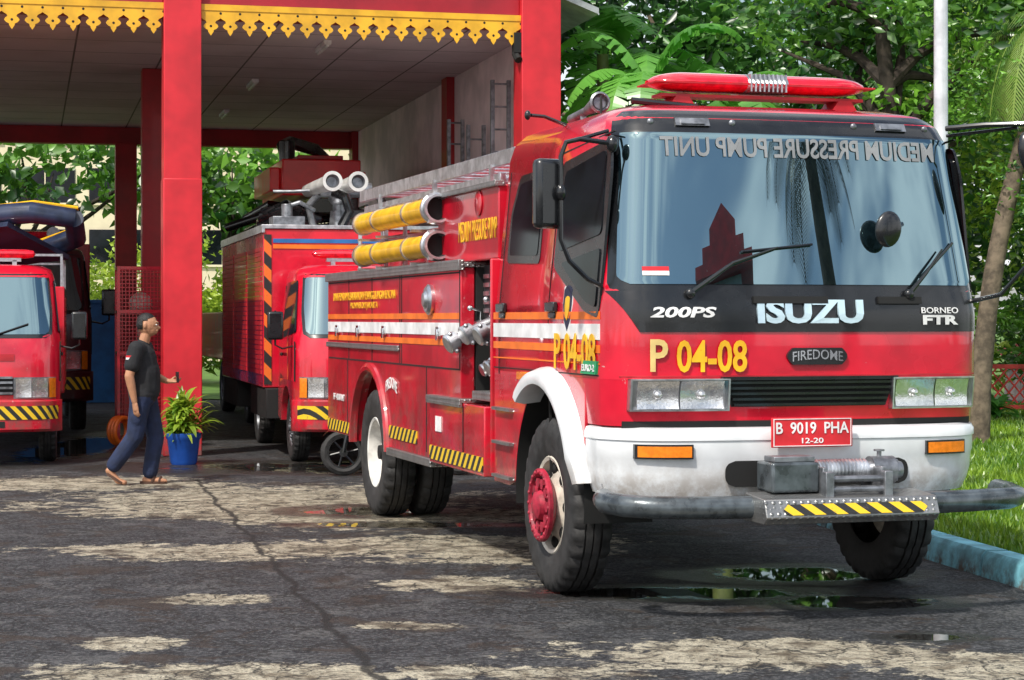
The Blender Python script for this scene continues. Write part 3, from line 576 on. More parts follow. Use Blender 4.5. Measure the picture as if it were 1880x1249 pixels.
# ================================================================== LIGHT TRUCKS
L=Shape([(.55,.94),(.9,.95),(1.40,.95),(2.14,.87),(2.22,.84),(2.27,.74),(2.29,.5)],[(.55,-.98),(.9,-1.0),(1.38,-.98),(2.14,-.66),(2.22,-.56),(2.27,-.42),(2.29,-.2)],[(1.9,.75),(2.29,.5)],.07,.2,10)
def light_truck(loc,rz,label,pm=None,sc=1.0,bodyfn=None,group='fire trucks parked in the station'):
    E=empty('fire_truck',loc,rz,label,'fire truck',group); E.scale=(sc,)*3
    pm=pm or m_red
    b=MB(); L.loft(b,[.95,1.1,1.40,1.7,2.14,2.18,2.22,2.25,2.27,2.29]); b.make('cab_body',E,pm,sharp=50)
    b=MB(); r_=[L.loop(z,False,-.5) for z in (.62,.8,.96)]; b.sheet(r_); 
    for sg in (-1,1):
        arc=[(.46*math.cos(R(a)),.42+.46*math.sin(R(a))) for a in np.linspace(5,175,14)]
        b.prism([(.75,.97),(.75,.5),(.5,.45)]+arc+[(-.55,.6),(-.55,.97)],'x',sg*.948,sg*.88)
    b.make('lower_cab',E,pm)
    ff=rrx(1.44,2.17,.86,.07)
    h2=lambda z:min(ff(z),L.hw(z)*.94)
    b=MB(); L.patch(b,1.44,2.17,lambda z:-h2(z),h2,.006,16,24); b.make('windscreen_surround',E,m_blk)
    f3=rrx(1.48,2.13,.83,.06); h3=lambda z:min(f3(z),L.hw(z)*.915)
    b=MB(); L.patch(b,1.482,2.128,lambda z:-h3(z),h3,.012,20,24); b.make('windscreen',E,m_wind,sharp=180)
    for x0,x1 in ((-.4,.1),(.2,.6)):
        b=MB(); b.tube([(x0,L.fy(x0,1.46)-.03,1.46),(x1,L.fy(x1,1.60)-.03,1.60)],.01,6); b.make('wiper',E,m_blk)
    b=MB(); L.patch(b,1.18,1.26,-.45,.45,.004,1,12); b.make('hood_trim',E,m_redold)
    for sg in (-1,1):
        b=MB(); L.side(b,rpoly([(.4,2.08),(-.45,2.10),(-.72,1.50),(.4,1.42)],.05),.006,sg); d=b.make('side_window',E,m_side)
        b=MB(); L.side(b,[(.52,.95),(.53,.95),(.53,2.05),(.52,2.05)],.004,sg); L.side(b,[(-.76,.95),(-.75,.95),(-.75,1.4),(-.76,1.4)],.004,sg); b.make('door_seam',E,m_blkm)
        b=MB(); b.box(*sorted((sg*.95,sg*.97)),.30,.44,1.22,1.26); b.make('door_handle',E,m_blk,.005)
        x0,x1=sorted((sg*.44,sg*.90)); b=MB(); L.patch(b,.76,1.0,x0,x1,.004,4,8); h=b.make('headlight',E,m_steel)
        for cx in (.55,.73):
            b=MB(); L.patch(b,.775,.985,*sorted((sg*cx-.085,sg*cx+.085)),.006,6,8,bowl=.02); b.make('reflector',h,m_refl)
        b=MB(); x0,x1=sorted((sg*.45,sg*.82)); L.patch(b,.77,.99,x0,x1,.045,3,8); b.make('lens',h,m_lens)
        b=MB(); x0,x1=sorted((sg*.83,sg*.90)); L.patch(b,.77,.99,x0,x1,.03,3,4,thick=.03); b.make('lens',h,m_amber)
        b=MB(); b.tube([(sg*.93,-.62,1.35),(sg*1.08,-.72,1.32),(sg*1.16,-.72,1.36),(sg*1.16,-.72,1.75)],.012,6); b.make('mirror_arm',E,m_blk)
        b=MB(); b.box(*sorted((sg*1.07,sg*1.25)),-.76,-.68,1.42,1.74); b.make('side_mirror',E,m_blk,.025)
    b=MB(); L.patch(b,.80,.99,-.44,.44,.004,2,12)
    b.make('grille_recess',E,m_blkm)
    b=MB()
    for z in (.81,.87,.93,.985): L.patch(b,z,z+.025,-.43,.43,.03,1,12,thick=.03)
    L.patch(b,.81,1.01,-.05,.05,.035,1,2,thick=.03)
    b.make('grille',E,m_steel)
    Bs=Shape([(0,.97),(3,.97)],[(0,-1.08),(3,-1.08)],[(0,0)],.05,.25,9)
    b=MB(); b.sheet([[(p[0],p[1]+i,p[2]) for p in Bs.loop(z,False,-.6)] for z,i in ((.74,.2),(.745,.02),(.73,0),(.42,0),(.39,.03),(.39,.2))]); b.make('bumper',E,pm)
    b=MB(); Bs.patch(b,.53,.68,-.93,.93,.008,1,30); b.make('hazard_strip',E,m_chev)
    b=MB(); Bs.patch(b,.44,.51,-.35,.35,.006,1,10); b.make('bumper_opening',E,m_blkm)
    b=MB()
    rows=[[(x,-.15+.11*q*math.cos(t),2.41+.055*q*math.sin(t)) for t in np.linspace(0,2*math.pi,17)] for x,q in ((-.66,.2),(-.64,.7),(-.56,1),(-.1,1),(.1,1),(.56,1),(.64,.7),(.66,.2))]
    b.sheet(rows); lb=b.make('light_bar',E,m_led)
    b=MB(); b.box(-.5,.5,-.2,-.1,2.32,2.36); b.box(-.45,-.4,-.2,-.1,2.28,2.34); b.box(.4,.45,-.2,-.1,2.28,2.34); b.box(-.08,.08,-.265,-.03,2.35,2.47); b.make('light_bar_mount',lb,m_alu)
    for x,sd in ((-.80,-1),(.80,1)): wheel(E,x,0,.39,.20,sd,m_steel,m_steel,'front'); wheel(E,x,3.5,.39,.20,sd,m_steel,m_steel,'dish')
    b=MB(); b.box(-.4,-.3,-.8,5.6,.5,.7); b.box(.3,.4,-.8,5.6,.5,.7); b.cyl((-.8,0,.39),(.8,0,.39),.05); b.cyl((-.8,3.5,.39),(.8,3.5,.39),.06); b.box(-.35,.35,-.7,.7,.4,.95); b.box(-.8,.8,-.5,.7,.8,.96); b.make('chassis',E,m_blkm)
    if bodyfn: bodyfn(E)
    return E
m_pale=M('pale_nozzle',(.66,.66,.64),.35,.2,.3)
def box_body(E):
    b=MB(); b.box(-1.10,1.10,1.02,6.3,.82,2.75); b.make('box_body',E,m_red,.015)
    for x in (-1.09,1.0):
        b=MB(); b.box(x,x+.09,1.008,1.016,.86,2.68); b.make('hazard_strip',E,m_chevo)
    b=MB(); b.box(-.98,.98,1.008,1.016,2.58,2.63,0); b.box(-.98,.98,1.008,1.016,2.51,2.56,1); b.make('front_stripe',E,[m_blue,m_or])
    b=MB(); b.box(-1.12,1.12,1.0,6.32,2.752,2.80); b.box(-1.12,-1.08,1.0,6.32,2.70,2.752); b.make('roof_rail',E,m_alu,.004)
    for y0 in (1.2,2.9,4.6):
        b=MB()
        for i in range(26): b.box(-1.112,-1.095,y0,y0+1.5,.98+i*.06,1.03+i*.06)
        b.make('roller_shutter',E,m_redold)
    for a in ((-1.08,-.85,.85,2.6),(-1.08,-.85,4.3,6.2),(.85,1.08,.85,2.6)):
        b=MB(); b.box(*a,.45,.815); b.make('side_skirt',E,m_blkm,.01)
    mx=.22
    b=MB(); b.cyl((-.25+mx,1.9,2.8),(-.25+mx,1.9,3.02),.14,.12); b.cyl((-.25+mx,1.9,3.02),(-.25+mx,1.9,3.18),.09); b.ell((-.25+mx,1.9,3.2),(.15,.15,.13)); b.cyl((-.50+mx,1.9,3.29),(.15+mx,1.9,3.29),.10); b.tube([(-.5+mx,2.0,3.24),(-.62+mx,2.1,3.1),(-.55+mx,2.1,2.8)],.05,10); mo=b.make('water_monitor',E,m_steel)
    for x in (-.22,.10):
        b=MB(); b.cyl((x-.16,2.35,3.30),(x,1.35,3.35),.08,.105,n=20); b.revolve([(0,.08),(0,.115),(.06,.125),(.12,.125),(.12,.085)],(x,1.35,3.35),(0,-1,.04),24,0); b.revolve([(.12,.085),(.04,.06),(.04,0)],(x,1.35,3.35),(0,-1,.04),24,1); b.make('nozzle',mo,[m_pale,m_steel])
    b=MB(); b.tube([(-.85,2.1,3.27),(-.6,2.05,3.27),(-.3,2.0,3.29)],.022,8); b.make('control_lever',mo,m_steel)
    for x in (-.15,.30):
        b=MB(); b.tube([(x,1.6,3.24),(x+.12,1.5,3.18),(x+.18,1.5,3.0),(x+.1,1.6,2.82)],.06,10); b.make('monitor_hose',mo,m_blk)
    for x in (-.9,.3):
        b=MB(); b.box(x,x+.5,2.6,3.6,2.8,3.0); b.make('roof_locker',E,m_blk,.02)
    for k in range(4):
        b=MB(); b.tube([(-1.0,2.4-.15*k,2.86+.05*k),(-.75,2.2-.2*k,2.98+.04*k),(-.45,2.4,2.86+.06*k),(-.2,2.5,2.95)],.045,8); b.make('roof_hose',E,m_blk)
    b=MB(); b.box(-.95,-.55,1.3,1.7,2.8,2.92); b.cyl((-.75,1.5,2.92),(-.75,1.5,3.08),.07); b.tube([(-.75,1.5,3.05),(-.6,1.45,3.1),(-.4,1.5,3.0)],.03,8); b.make('roof_valve',E,m_steel,.01)
light_truck((-1.71,23.7,0),R(13.5),'red box-bodied fire truck with twin water nozzles beside red column',bodyfn=box_body)
def rack_body(E):
    b=MB(); b.box(-.98,.98,.95,5.2,.75,2.05); b.make('box_body',E,m_red,.015)
    b=MB()
    for x in (-.96,.93):
        for y in (1.0,3.0,5.1): b.box(x,x+.03,y,y+.03,2.05,2.45)
        b.box(x,x+.03,1.0,5.1,2.42,2.45)
    for y in (1.0,3.0,5.1): b.box(-.93,.93,y,y+.03,2.42,2.448)
    b.make('roof_rack',E,m_alu)
    b=MB()
    for i in range(18): b.box(.975,.988,1.2,2.8,.85+i*.06,.90+i*.06)
    b.make('roller_shutter',E,m_redold)
LT=light_truck((-6.22,23.45,0),R(12),'red light fire truck carrying an inflatable boat on its rack',bodyfn=rack_body)
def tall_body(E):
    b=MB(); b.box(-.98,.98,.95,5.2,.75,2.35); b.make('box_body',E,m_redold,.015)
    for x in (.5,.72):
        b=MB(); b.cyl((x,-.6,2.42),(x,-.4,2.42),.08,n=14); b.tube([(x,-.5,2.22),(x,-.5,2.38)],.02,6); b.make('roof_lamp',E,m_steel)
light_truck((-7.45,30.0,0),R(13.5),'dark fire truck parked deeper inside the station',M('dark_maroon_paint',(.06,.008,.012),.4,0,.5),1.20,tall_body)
m_redb=M('bright_red_paint',(.90,.02,.03),.4,0,.4,.12,3)
def tower_body(E):
    b=MB(); b.box(-1.0,1.0,1.0,7.0,.8,1.5); b.make('platform_deck',E,m_redold,.02)
    b=MB(); b.cyl((0,4.0,1.5),(0,4.0,2.0),.6,n=28); b.box(-.45,.45,3.5,4.6,2.0,2.6); b.make('turntable',E,m_blk,.02)
    b=MB(); b.box(-.52,.52,-.9,1.4,3.02,3.50); b.box(-.66,-.52,-.7,1.2,3.08,3.40); b.box(.52,.62,-.7,1.2,3.10,3.36); b.make('boom_basket',E,m_redb,.02)
    b=MB(); b.box(-.3,.3,-.8,1.2,3.505,3.56); b.make('basket_panel',E,m_redold,.01)
    b=MB(); b.box(-.25,.25,1.2,6.5,2.55,2.9); b.box(-.18,.18,-1.0,5.0,2.80,2.98); b.tube([(-.3,.2,3.5),(-.35,.4,3.78),(-.2,.8,3.86),(.2,1.2,3.8),(.5,1.6,3.6),(.8,2.2,3.1)],.09,10); b.cyl((-.32,.2,3.5),(-.32,.2,3.82),.11); b.make('boom_arm',E,m_blk)
    for k,(z,dx) in enumerate(((2.45,0),(2.58,.1),(2.70,-.1),(2.82,.15))):
        b=MB(); b.tube([(-1.0+dx,.5,z-.05),(-.6,.2-.1*k,z+.12),(0,.1,z+.05),(.6,.4,z+.12),(.9+dx,.8,z-.1)],.06,10); b.make('hydraulic_hose',E,m_blk)
    b=MB(); b.box(.35,.75,.0,.5,2.5,2.9); b.cyl((.55,.1,2.85),(.55,.1,3.05),.09); b.make('boom_controls',E,m_steel,.02)
    b=MB(); 
    for z in (2.4,2.7,3.0): b.tube([(.9,.9,z),(.9,5.5,z)],.02,6)
    for i in range(12): b.tube([(.9,.9+i*.4,2.4),(.9,1.1+i*.4,3.0)],.015,6)
    b.make('boom_lattice',E,m_steel)
light_truck((-3.20,32.3,0),R(13.5),'aerial platform fire truck with black boom and red basket',None,1.18,tower_body)
b=MB()
m_boat=M('boat_rubber',(.018,.03,.07),.45,0,.2,.35,4,.1,30)
for sg in (-1,1):
    b.tube([(sg*.55,2.6,.1),(sg*.60,1.0,.05),(sg*.57,-.3,.08),(sg*.40,-1.0,.14),(0,-1.30,.20)],[.11,.135,.135,.13,.12],16)
b.box(-.55,.55,-.8,2.5,-.08,-.02); bo=b.make('inflatable_boat',None,m_boat,label='dark blue inflatable rescue boat lying on a truck rack',cat='boat',loc=(-6.45,25.0,2.60)); bo.rotation_euler=(R(-4),R(20),R(58))
b=MB(); b.tube([(-.58,2.4,.22),(-.58,.0,.20),(-.40,-1.0,.28),(0,-1.32,.34),(.40,-1.0,.28),(.58,.0,.20),(.58,2.4,.22)],.02,6); b.make('grab_rope',bo,m_yel)
for sg in (-1,1):
    b=MB(); b.tube([(sg*.67,2.0,.10),(sg*.72,.6,.07),(sg*.69,-.2,.10)],.04,6); b.make('side_band',bo,m_or)
b=MB(); b.box(-.42,.42,-.5,.6,.0,.14); b.make('boat_cover',bo,m_yel,.05)
b=MB(); b.box(-.35,.3,.8,1.5,.0,.22); b.make('equipment_bag',bo,m_redold,.06)
b=MB(); b.tube([(-.4,.7,.1),(-.1,.65,.25),(.3,.75,.1)],.03,8); b.make('tie_strap',bo,m_blkm)
text(bo,'DAMKAR',(-1.5,-.45,-.03,.08),lambda u,v,w:(-.752-w,-u,v),m_yel,bold=.02)
# ================================================================== SCOOTER
E=empty('scooter',(-1.78,21.3,0),R(4),'black scooter parked behind the fire engine','scooter')
def sc_wheel(x):
    t=MB(); t.revolve([(-.035,.17),(-.045,.20),(-.03,.235),(0,.245),(.03,.235),(.045,.20),(.035,.17)],(0,0,0),(0,1,0),36); w=MB()
    w.revolve([(-.03,.172),(-.03,.155),(.03,.155),(.03,.172)],(0,0,0),(0,1,0),30); w.cyl((0,-.05,0),(0,.05,0),.045)
    for k in range(6):
        a=k*math.pi/3; w.tube([(0.03*math.cos(a),0,.03*math.sin(a)),(.16*math.cos(a+.2),0,.16*math.sin(a+.2))],.012,6)
    o=w.make('wheel',E,m_blk,loc=(x,0,.245)); t.make('tyre',o,m_rub)
sc_wheel(0); sc_wheel(1.22)
b=MB(); b.tube([(0,-.08,.25),(.06,-.08,.55),(.22,0,.85),(.26,0,1.0)],.022,8); b.tube([(.26,-.3,1.03),(.24,0,1.0),(.26,.3,1.03)],.014,8); b.tube([(0,.08,.25),(.06,.08,.55)],.022,8); b.make('handlebar',E,m_blk)
b=MB(); b.prism(rpoly([(.12,.40),(.28,.95),(.36,.92),(.42,.45),(.70,.38),(.78,.72),(1.40,.78),(1.45,.70),(1.2,.55),(1.1,.35),(.5,.26)],.05),'y',-.13,.13); b.make('bodywork',E,m_blk,.03)
b=MB(); b.box(.72,1.38,-.12,.12,.75,.82); b.make('seat',E,m_blkm,.03)
b=MB(); rows=[[(.28*math.cos(R(a)),y,.245+.28*math.sin(R(a))) for y in (-.06,.06)] for a in np.linspace(50,150,10)]; b.sheet(rows); b.make('mudguard',E,m_blk)
# ================================================================== STATION BUILDING
BR=R(13.5)
BD=empty('fire_station',(-3.97,24.3,0),BR,'open fire station garage with red columns and yellow fretwork trim','building')
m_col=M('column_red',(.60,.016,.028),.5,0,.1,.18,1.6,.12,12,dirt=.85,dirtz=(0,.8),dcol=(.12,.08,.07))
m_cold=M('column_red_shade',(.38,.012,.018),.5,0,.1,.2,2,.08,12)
m_wall=M('plaster_wall',(.82,.68,.69),.8,0,0,.18,1.2,.15,25,dirt=.35,dirtz=(0,3))
m_fas=M('fascia_red',(.34,.008,.02),.5,0,.1,.15,2)
m_trim=M('fretwork_yellow',(.80,.42,.02),.5,0,.1,.18,3)
def ceil():
    m,nt,b,P=base('ceiling_board'); br=nt.nodes.new('ShaderNodeTexBrick'); nt.links.new(P,br.inputs['Vector']); br.offset=0
    br.inputs['Scale'].default_value=1; br.inputs['Brick Width'].default_value=1.2; br.inputs['Row Height'].default_value=1.2; br.inputs['Mortar Size'].default_value=.014
    br.inputs['Color1'].default_value=(.66,.58,.60,1); br.inputs['Color2'].default_value=(.71,.63,.65,1); br.inputs['Mortar'].default_value=(.14,.12,.12,1)
    c=mixc(nt,mrange(nt,noise(nt,P,.8,4),.4,.7,0,.35),br.outputs[0],(.34,.28,.28)); nt.links.new(c,b.inputs['Base Color']); b.inputs['Roughness'].default_value=.75; return m
m_ceil=ceil()
b=MB(); b.box(-.225,.225,0,.45,0,7.2); b.box(-.233,.233,-.008,.458,0,3.35); b.make('column',BD,m_col,.012)
b=MB(); b.box(4.21,4.72,0,.45,0,7.2); b.make('column',BD,m_col,.012)
b=MB(); b.box(-4.7,-4.25,0,.45,0,7.2); b.make('column',BD,m_col,.012)
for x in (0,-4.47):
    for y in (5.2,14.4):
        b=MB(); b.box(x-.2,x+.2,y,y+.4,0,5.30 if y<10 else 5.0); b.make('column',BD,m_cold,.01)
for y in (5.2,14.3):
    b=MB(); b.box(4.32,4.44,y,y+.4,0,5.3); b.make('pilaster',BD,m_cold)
b=MB(); b.box(4.44,4.66,.46,15,0,5.30); b.make('side_wall',BD,m_wall)
b=MB(); b.box(-9.2,4.66,.20,15,5.305,5.40); b.make('ceiling',BD,m_ceil)
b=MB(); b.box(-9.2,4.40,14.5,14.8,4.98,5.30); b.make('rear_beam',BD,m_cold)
for x0,x1 in ((-4.25,-.225),(.225,4.21)):
    b=MB(); b.box(x0,x1,.12,.30,5.30,7.0); b.make('fascia_beam',BD,m_fas,.01)
b=MB(); b.box(-9.5,5.9,-.6,15.6,7.2,7.4); b.make('roof',BD,M('roof_sheet',(.35,.38,.40),.5))
b=MB(); b.prism([(4.72,5.78),(5.30,5.56),(5.30,5.64),(4.72,5.86)],'y',.3,15.4); b.make('side_eave',BD,M('eave_sheet',(.45,.48,.50),.5))
def pennant(mb,cx,y):
    w=.118; Z=lambda z:5.09+(z-5.08)*.80
    half=[(0,5.08),(.034,5.145),(.032,5.165),(.066,5.185),(.090,5.22),(.076,5.255),(.052,5.275),(.062,5.305),(.092,5.325),(w,5.35),(w,5.47)]
    poly=[(cx+a,Z(z)) for a,z in half]+[(cx-a,Z(z)) for a,z in half[::-1]][:-1]
    mb.prism(poly,'y',y,y+.02)
    mb.revolve([(0,.016),(-.004,.0)],(cx,y-.001,Z(5.225)),(0,1,0),10,1); mb.revolve([(0,.016),(-.004,.0)],(cx+w,y-.001,Z(5.42)),(0,1,0),10,1)
for x0,x1 in ((-4.25,-.225),(.225,4.21)):
    b=MB(); n=17; st=(x1-x0)/n
    for i in range(n): pennant(b,x0+st*(i+.5),.06)
    b.box(x0,x1,.05,.085,5.396,5.47); b.make('fretwork_trim',BD,[m_trim,m_blkm])
for x,y in ((2.0,2.1),(1.55,6.6),(1.55,11.2),(-2.8,4.0)):
    b=MB(); b.box(x-.05,x+.05,y-.45,y+.45,5.25,5.302); b.cyl((x,y-.43,5.235),(x,y+.43,5.235),.018); b.make('ceiling_lamp',BD,m_sw)
b=MB(); b.box(4.12,4.21,.02,.16,5.0,5.25); b.tube([(4.15,.1,5.0),(4.17,.0,4.9)],.05); b.make('flood_lamp',BD,m_blkm)
def wall_ladder(x,y,h,w,label):
    b=MB()
    for s_ in (0,w): b.box(x+s_-.025,x+s_+.025,y-.03,y+.03,0,h)
    for i in range(int(h/.3)): b.cyl((x,y,.25+i*.3),(x+w,y,.25+i*.3),.014,n=8)
    b.make('ladder',None,m_steel,.003,label=label,cat='ladder',loc=(-3.97,24.3,0),rz=BR,group='ladders standing against the wall')
wall_ladder(4.13,1.3,4.8,.22,'tall aluminium ladder standing against the garage wall')
wall_ladder(4.13,2.8,4.35,.22,'aluminium ladder standing against the garage wall')
wall_ladder(4.02,3.6,4.5,.20,'aluminium ladder standing against the garage wall')
b=MB(); 
X0,X1,Y0,Y1=-.30,.30,-.35,.35
for x in (X0,X1):
    for y in (Y0,Y1): b.box(x-.02,x+.02,y-.02,y+.02,0,2.35)
for z in (.3,1.2,1.75,2.33): 
    b.box(X0,X1,Y0-.018,Y0+.018,z-.018,z+.018); b.box(X0-.018,X0+.018,Y0,Y1,z-.018,z+.018); b.box(X1-.018,X1+.018,Y0,Y1,z-.018,z+.018); b.box(X0,X1,Y1-.018,Y1+.018,z-.018,z+.018)
for i in range(14):
    x=X0+.6*i/13; b.box(x-.005,x+.005,Y0-.005,Y0+.005,.3,2.33)
    y=Y0+.7*i/13; b.box(X1-.005,X1+.005,y-.005,y+.005,.3,2.33)
for i in range(40):
    z=.32+i*.05; b.box(X0,X1,Y0-.005,Y0+.005,z-.005,z+.005); b.box(X1-.005,X1+.005,Y0,Y1,z-.005,z+.005)
cg=b.make('storage_cage',None,m_red,label='red steel mesh cage standing by the garage column',cat='cage',loc=(-4.98,27.0,0),rz=BR)
b=MB(); b.box(-.26,.26,-.3,.3,.3,1.15); b.make('equipment_box',cg,m_redold,.03)
b=MB(); b.ell((0,-.1,1.85),(.16,.16,.16)); b.cyl((0,-.1,1.2),(0,-.1,1.8),.05); b.make('stored_fan',cg,m_rim)
b=MB()
for k in range(3): b.revolve([(.03*math.cos(q)+.05*k,.17+.03*math.sin(q)) for q in np.linspace(0,6.283,8)],(0,0,.20),(0,1,0),28)
b.make('hose_coil',None,m_or,label='orange coiled hose leaning beside the mesh cage',cat='hose',loc=(-5.05,26.2,0),rz=R(60))
# ================================================================== POTTED PLANT
def tone_attr(me,t):
    a=me.attributes.new('tone','FLOAT','POINT'); a.data.foreach_set('value',np.asarray(t,dtype=np.float32))
P0=empty('potted_plant',(-3.74,22.95,0),0,'leafy green plant in a glossy blue pot by the red column','plant')
b=MB(); b.revolve([(0,0),(0,.14),(.03,.155),(.28,.185),(.30,.20),(.355,.205),(.36,.185),(.33,.175),(.31,0)],(0,0,0),(0,0,1),32); b.make('pot',P0,M('blue_glaze',(.015,.08,.38),.2,0,.8))
def strap_leaves(name,parent,n,L0,L1,W,base_r,z0,mat,spread=1.,up=.8,loc=(0,0,0),seg=6):
    vs=[];fs=[];tn=[]
    for k in range(n):
        a=random.uniform(0,6.283); l=random.uniform(L0,L1); el=random.uniform(.25,1.35)*up; r=random.uniform(0,base_r)
        p=Vector((r*math.cos(a*1.7),r*math.sin(a*1.7),z0+random.uniform(0,.35)*l)); d=Vector((math.cos(a)*math.cos(el)*spread,math.sin(a)*math.cos(el)*spread,math.sin(el))).normalized()
        sd=Vector((-math.sin(a),math.cos(a),0)); w=W*random.uniform(.7,1.2); o=len(vs); t=random.random()
        for i in range(seg+1):
            q=i/seg; ww=w*math.sin(math.pi*min(1,q*.92+.06))**.8
            vs+= [p+sd*ww+Vector((0,0,ww*.25)),p.copy(),p-sd*ww+Vector((0,0,ww*.25))]; tn+=[t,t*.6,t]
            p=p+d*(l/seg); d=(d+Vector((0,0,-.22*(1+q)))*1.0*(.5+.5*math.cos(el))).normalized()
        for i in range(seg):
            b_=o+i*3; fs+=[(b_,b_+1,b_+4,b_+3),(b_+1,b_+2,b_+5,b_+4)]
    me=bpy.data.meshes.new(name); me.from_pydata([tuple(v) for v in vs],[],fs); me.materials.append(mat); tone_attr(me,tn)
    me.polygons.foreach_set('use_smooth',[True]*len(fs)); return mk(name,me,parent,loc=loc)
strap_leaves('foliage',P0,150,.20,.40,.034,.15,.34,m_leafy,up=1.0)
strap_leaves('foliage',P0,90,.18,.34,.03,.13,.55,m_leafy,up=1.0)
# ================================================================== PERSON
def organic(mb,name,mats,voxel,smooth=2):
    me=mb.mesh(name,mats,180,recalc=True); o=bpy.data.objects.new('tmp',me); COL.objects.link(o)
    r=o.modifiers.new('r','REMESH'); r.mode='VOXEL'; r.voxel_size=voxel; r.use_smooth_shade=True
    if smooth:
        s_=o.modifiers.new('s','SMOOTH'); s_.iterations=smooth; s_.factor=.5
    bpy.context.view_layer.update(); dg=bpy.context.evaluated_depsgraph_get(); m2=bpy.data.meshes.new_from_object(o.evaluated_get(dg)); bpy.data.objects.remove(o)
    m2.name=name; return m2
PE=empty('person',(-3.69,20.15,0),R(0),'man in black t-shirt and navy trousers walking in sandals','person')
m_skin=M('skin',(.46,.225,.125),.5,0,0,.1,10)
m_shirt=M('black_tshirt',(.014,.015,.018),.85,0,0,.3,6,.4,20)
m_trs=M('navy_trousers',(.014,.024,.065),.85,0,0,.35,6,.5,18)
m_hair=M('black_hair',(.006,.005,.005),.5,0,0,.3,40,.6,120)
m_sand=M('sandal_brown',(.08,.035,.02),.6)
g=MB()
hipR=Vector((0,-.09,.90)); hipL=Vector((0.01,.09,.90))
kR=Vector((-.06,-.10,.49)); aR=Vector((-.29,-.10,.175)); kL=Vector((.11,.09,.47)); aL=Vector((.05,.09,.085))
for h,k,a in ((hipR,kR,aR),(hipL,kL,aL)): g.cap(h,k,.085,.055); g.cap(k,a,.055,.036); 
g.cap(kR+(aR-kR)*.3+Vector((-.015,0,0)),kR+(aR-kR)*.5,.055,.045)
g.cap(aR+Vector((-.03,0,-.03)),(-.23,-.10,.045),.035,.03); g.cap((-.23,-.10,.045),(-.16,-.10,.028),.032,.022); g.cap((-.23,-.12,.045),(-.165,-.125,.028),.028,.02)
g.cap((.01,.09,.04),(.15,.09,.035),.036,.03); g.cap((.15,.08,.035),(.21,.085,.028),.03,.02); g.cap((.14,.11,.035),(.195,.115,.026),.028,.018)
g.cap((0,0,.95),(-.015,0,1.12),.125,.12); g.cap((-.015,0,1.12),(-.02,0,1.28),.125,.13); g.cap((-.02,-.13,1.36),(-.02,.13,1.36),.065,.065); g.cap((0,0,1.38),(.03,0,1.50),.058,.053)
g.ell((.045,0,1.600),(.100,.080,.112)); g.ell((.075,0,1.560),(.070,.060,.078)); g.ell((.117,0,1.528),(.03,.03,.026)); g.cap((.138,0,1.595),(.162,0,1.567),.010,.015)
g.ell((.143,0,1.540),(.012,.024,.009)); g.ell((.146,0,1.618),(.010,.05,.010)); g.ell((.035,-.082,1.590),(.018,.012,.032)); g.ell((.035,.082,1.590),(.018,.012,.032))
sR=Vector((-.03,-.20,1.36)); eR=Vector((-.09,-.25,1.09)); wR=Vector((-.04,-.235,.84))
sL=Vector((-.01,.20,1.36)); eL=Vector((.05,.23,1.09)); wL=Vector((.22,.12,1.03))
for s_,e,w in ((sR,eR,wR),(sL,eL,wL)): g.cap(s_,e,.06,.046); g.cap(e,e+(w-e)*.3,.047,.046); g.cap(e+(w-e)*.3,w,.046,.029)
def hand(w,d,up,curl):
    d=d.normalized(); up=up.normalized(); sd=d.cross(up).normalized()
    g.cap(w,w+d*.085,.024,.022); g.cap(w+sd*.018+d*.03,w+sd*.024+d*.085,.016,.014); g.cap(w-sd*.018+d*.03,w-sd*.024+d*.085,.016,.014)
    for i,(o,l) in enumerate(((-.030,.062),(-.010,.074),(.010,.070),(.029,.056))):
        p=w+d*.088+sd*o; dd=d.copy()
        for j in range(3):
            q=p+dd*l*(.45,.32,.25)[j]; g.cap(p,q,.0095-.0008*j,.0088-.0008*j); p=q; dd=(dd*math.cos(curl)+up*math.sin(curl)).normalized()
    t=w+d*.025-sd*.024; q=t+(d*.6-sd*.6+up*.5).normalized()*.045; g.cap(t,q,.013,.011); g.cap(q,q+(d*.9+up*.5).normalized()*.035,.011,.009)
hand(wR,Vector((.15,.02,-1)),Vector((.6,.8,0)),.45)
hand(wL,Vector((1,-.25,.0)),Vector((0.1,-.3,1)),.75)
body=mk('body',organic(g,'body',[m_skin],.0065,2),PE)
g=MB(); g.cap((.01,-.03,.95),(.01,-.03,1.12),.160,.160); g.cap((.01,.03,.95),(.01,.03,1.12),.160,.160); g.cap((-.0,-.03,1.12),(-.02,-.04,1.27),.160,.148); g.cap((-.0,.03,1.12),(-.02,.04,1.27),.160,.148); g.cap((-.02,-.155,1.35),(-.02,.155,1.35),.085,.085); g.cap((-.005,0,1.38),(.0,0,1.40),.076,.068)
g.cap((-.0,-.07,.90),(-.0,.07,.90),.135,.135)
for s_,e in ((sR,eR),(sL,eL)): g.cap(s_,s_+(e-s_)*.62,.082,.078)
sh=mk('tshirt',organic(g,'tshirt',[m_shirt],.011,4),PE)
g=MB(); g.cap((0,-.075,.88),(0,.075,.88),.128,.128)
for h,k,a in ((hipR,kR,aR),(hipL,kL,aL)):
    g.cap(h,k,.112,.088); g.cap(k,k+(a-k)*.90,.088,.078)
g.ell(hipR+(kR-hipR)*.55+Vector((.0,-.08,0)),(.06,.035,.08)) 
mk('trousers',organic(g,'trousers',[m_trs],.011,3),PE)
g=MB(); g.ell((.034,0,1.628),(.100,.084,.092)); g.ell((.005,0,1.597),(.074,.083,.085)); hm=organic(g,'hair',[m_hair],.007,1)
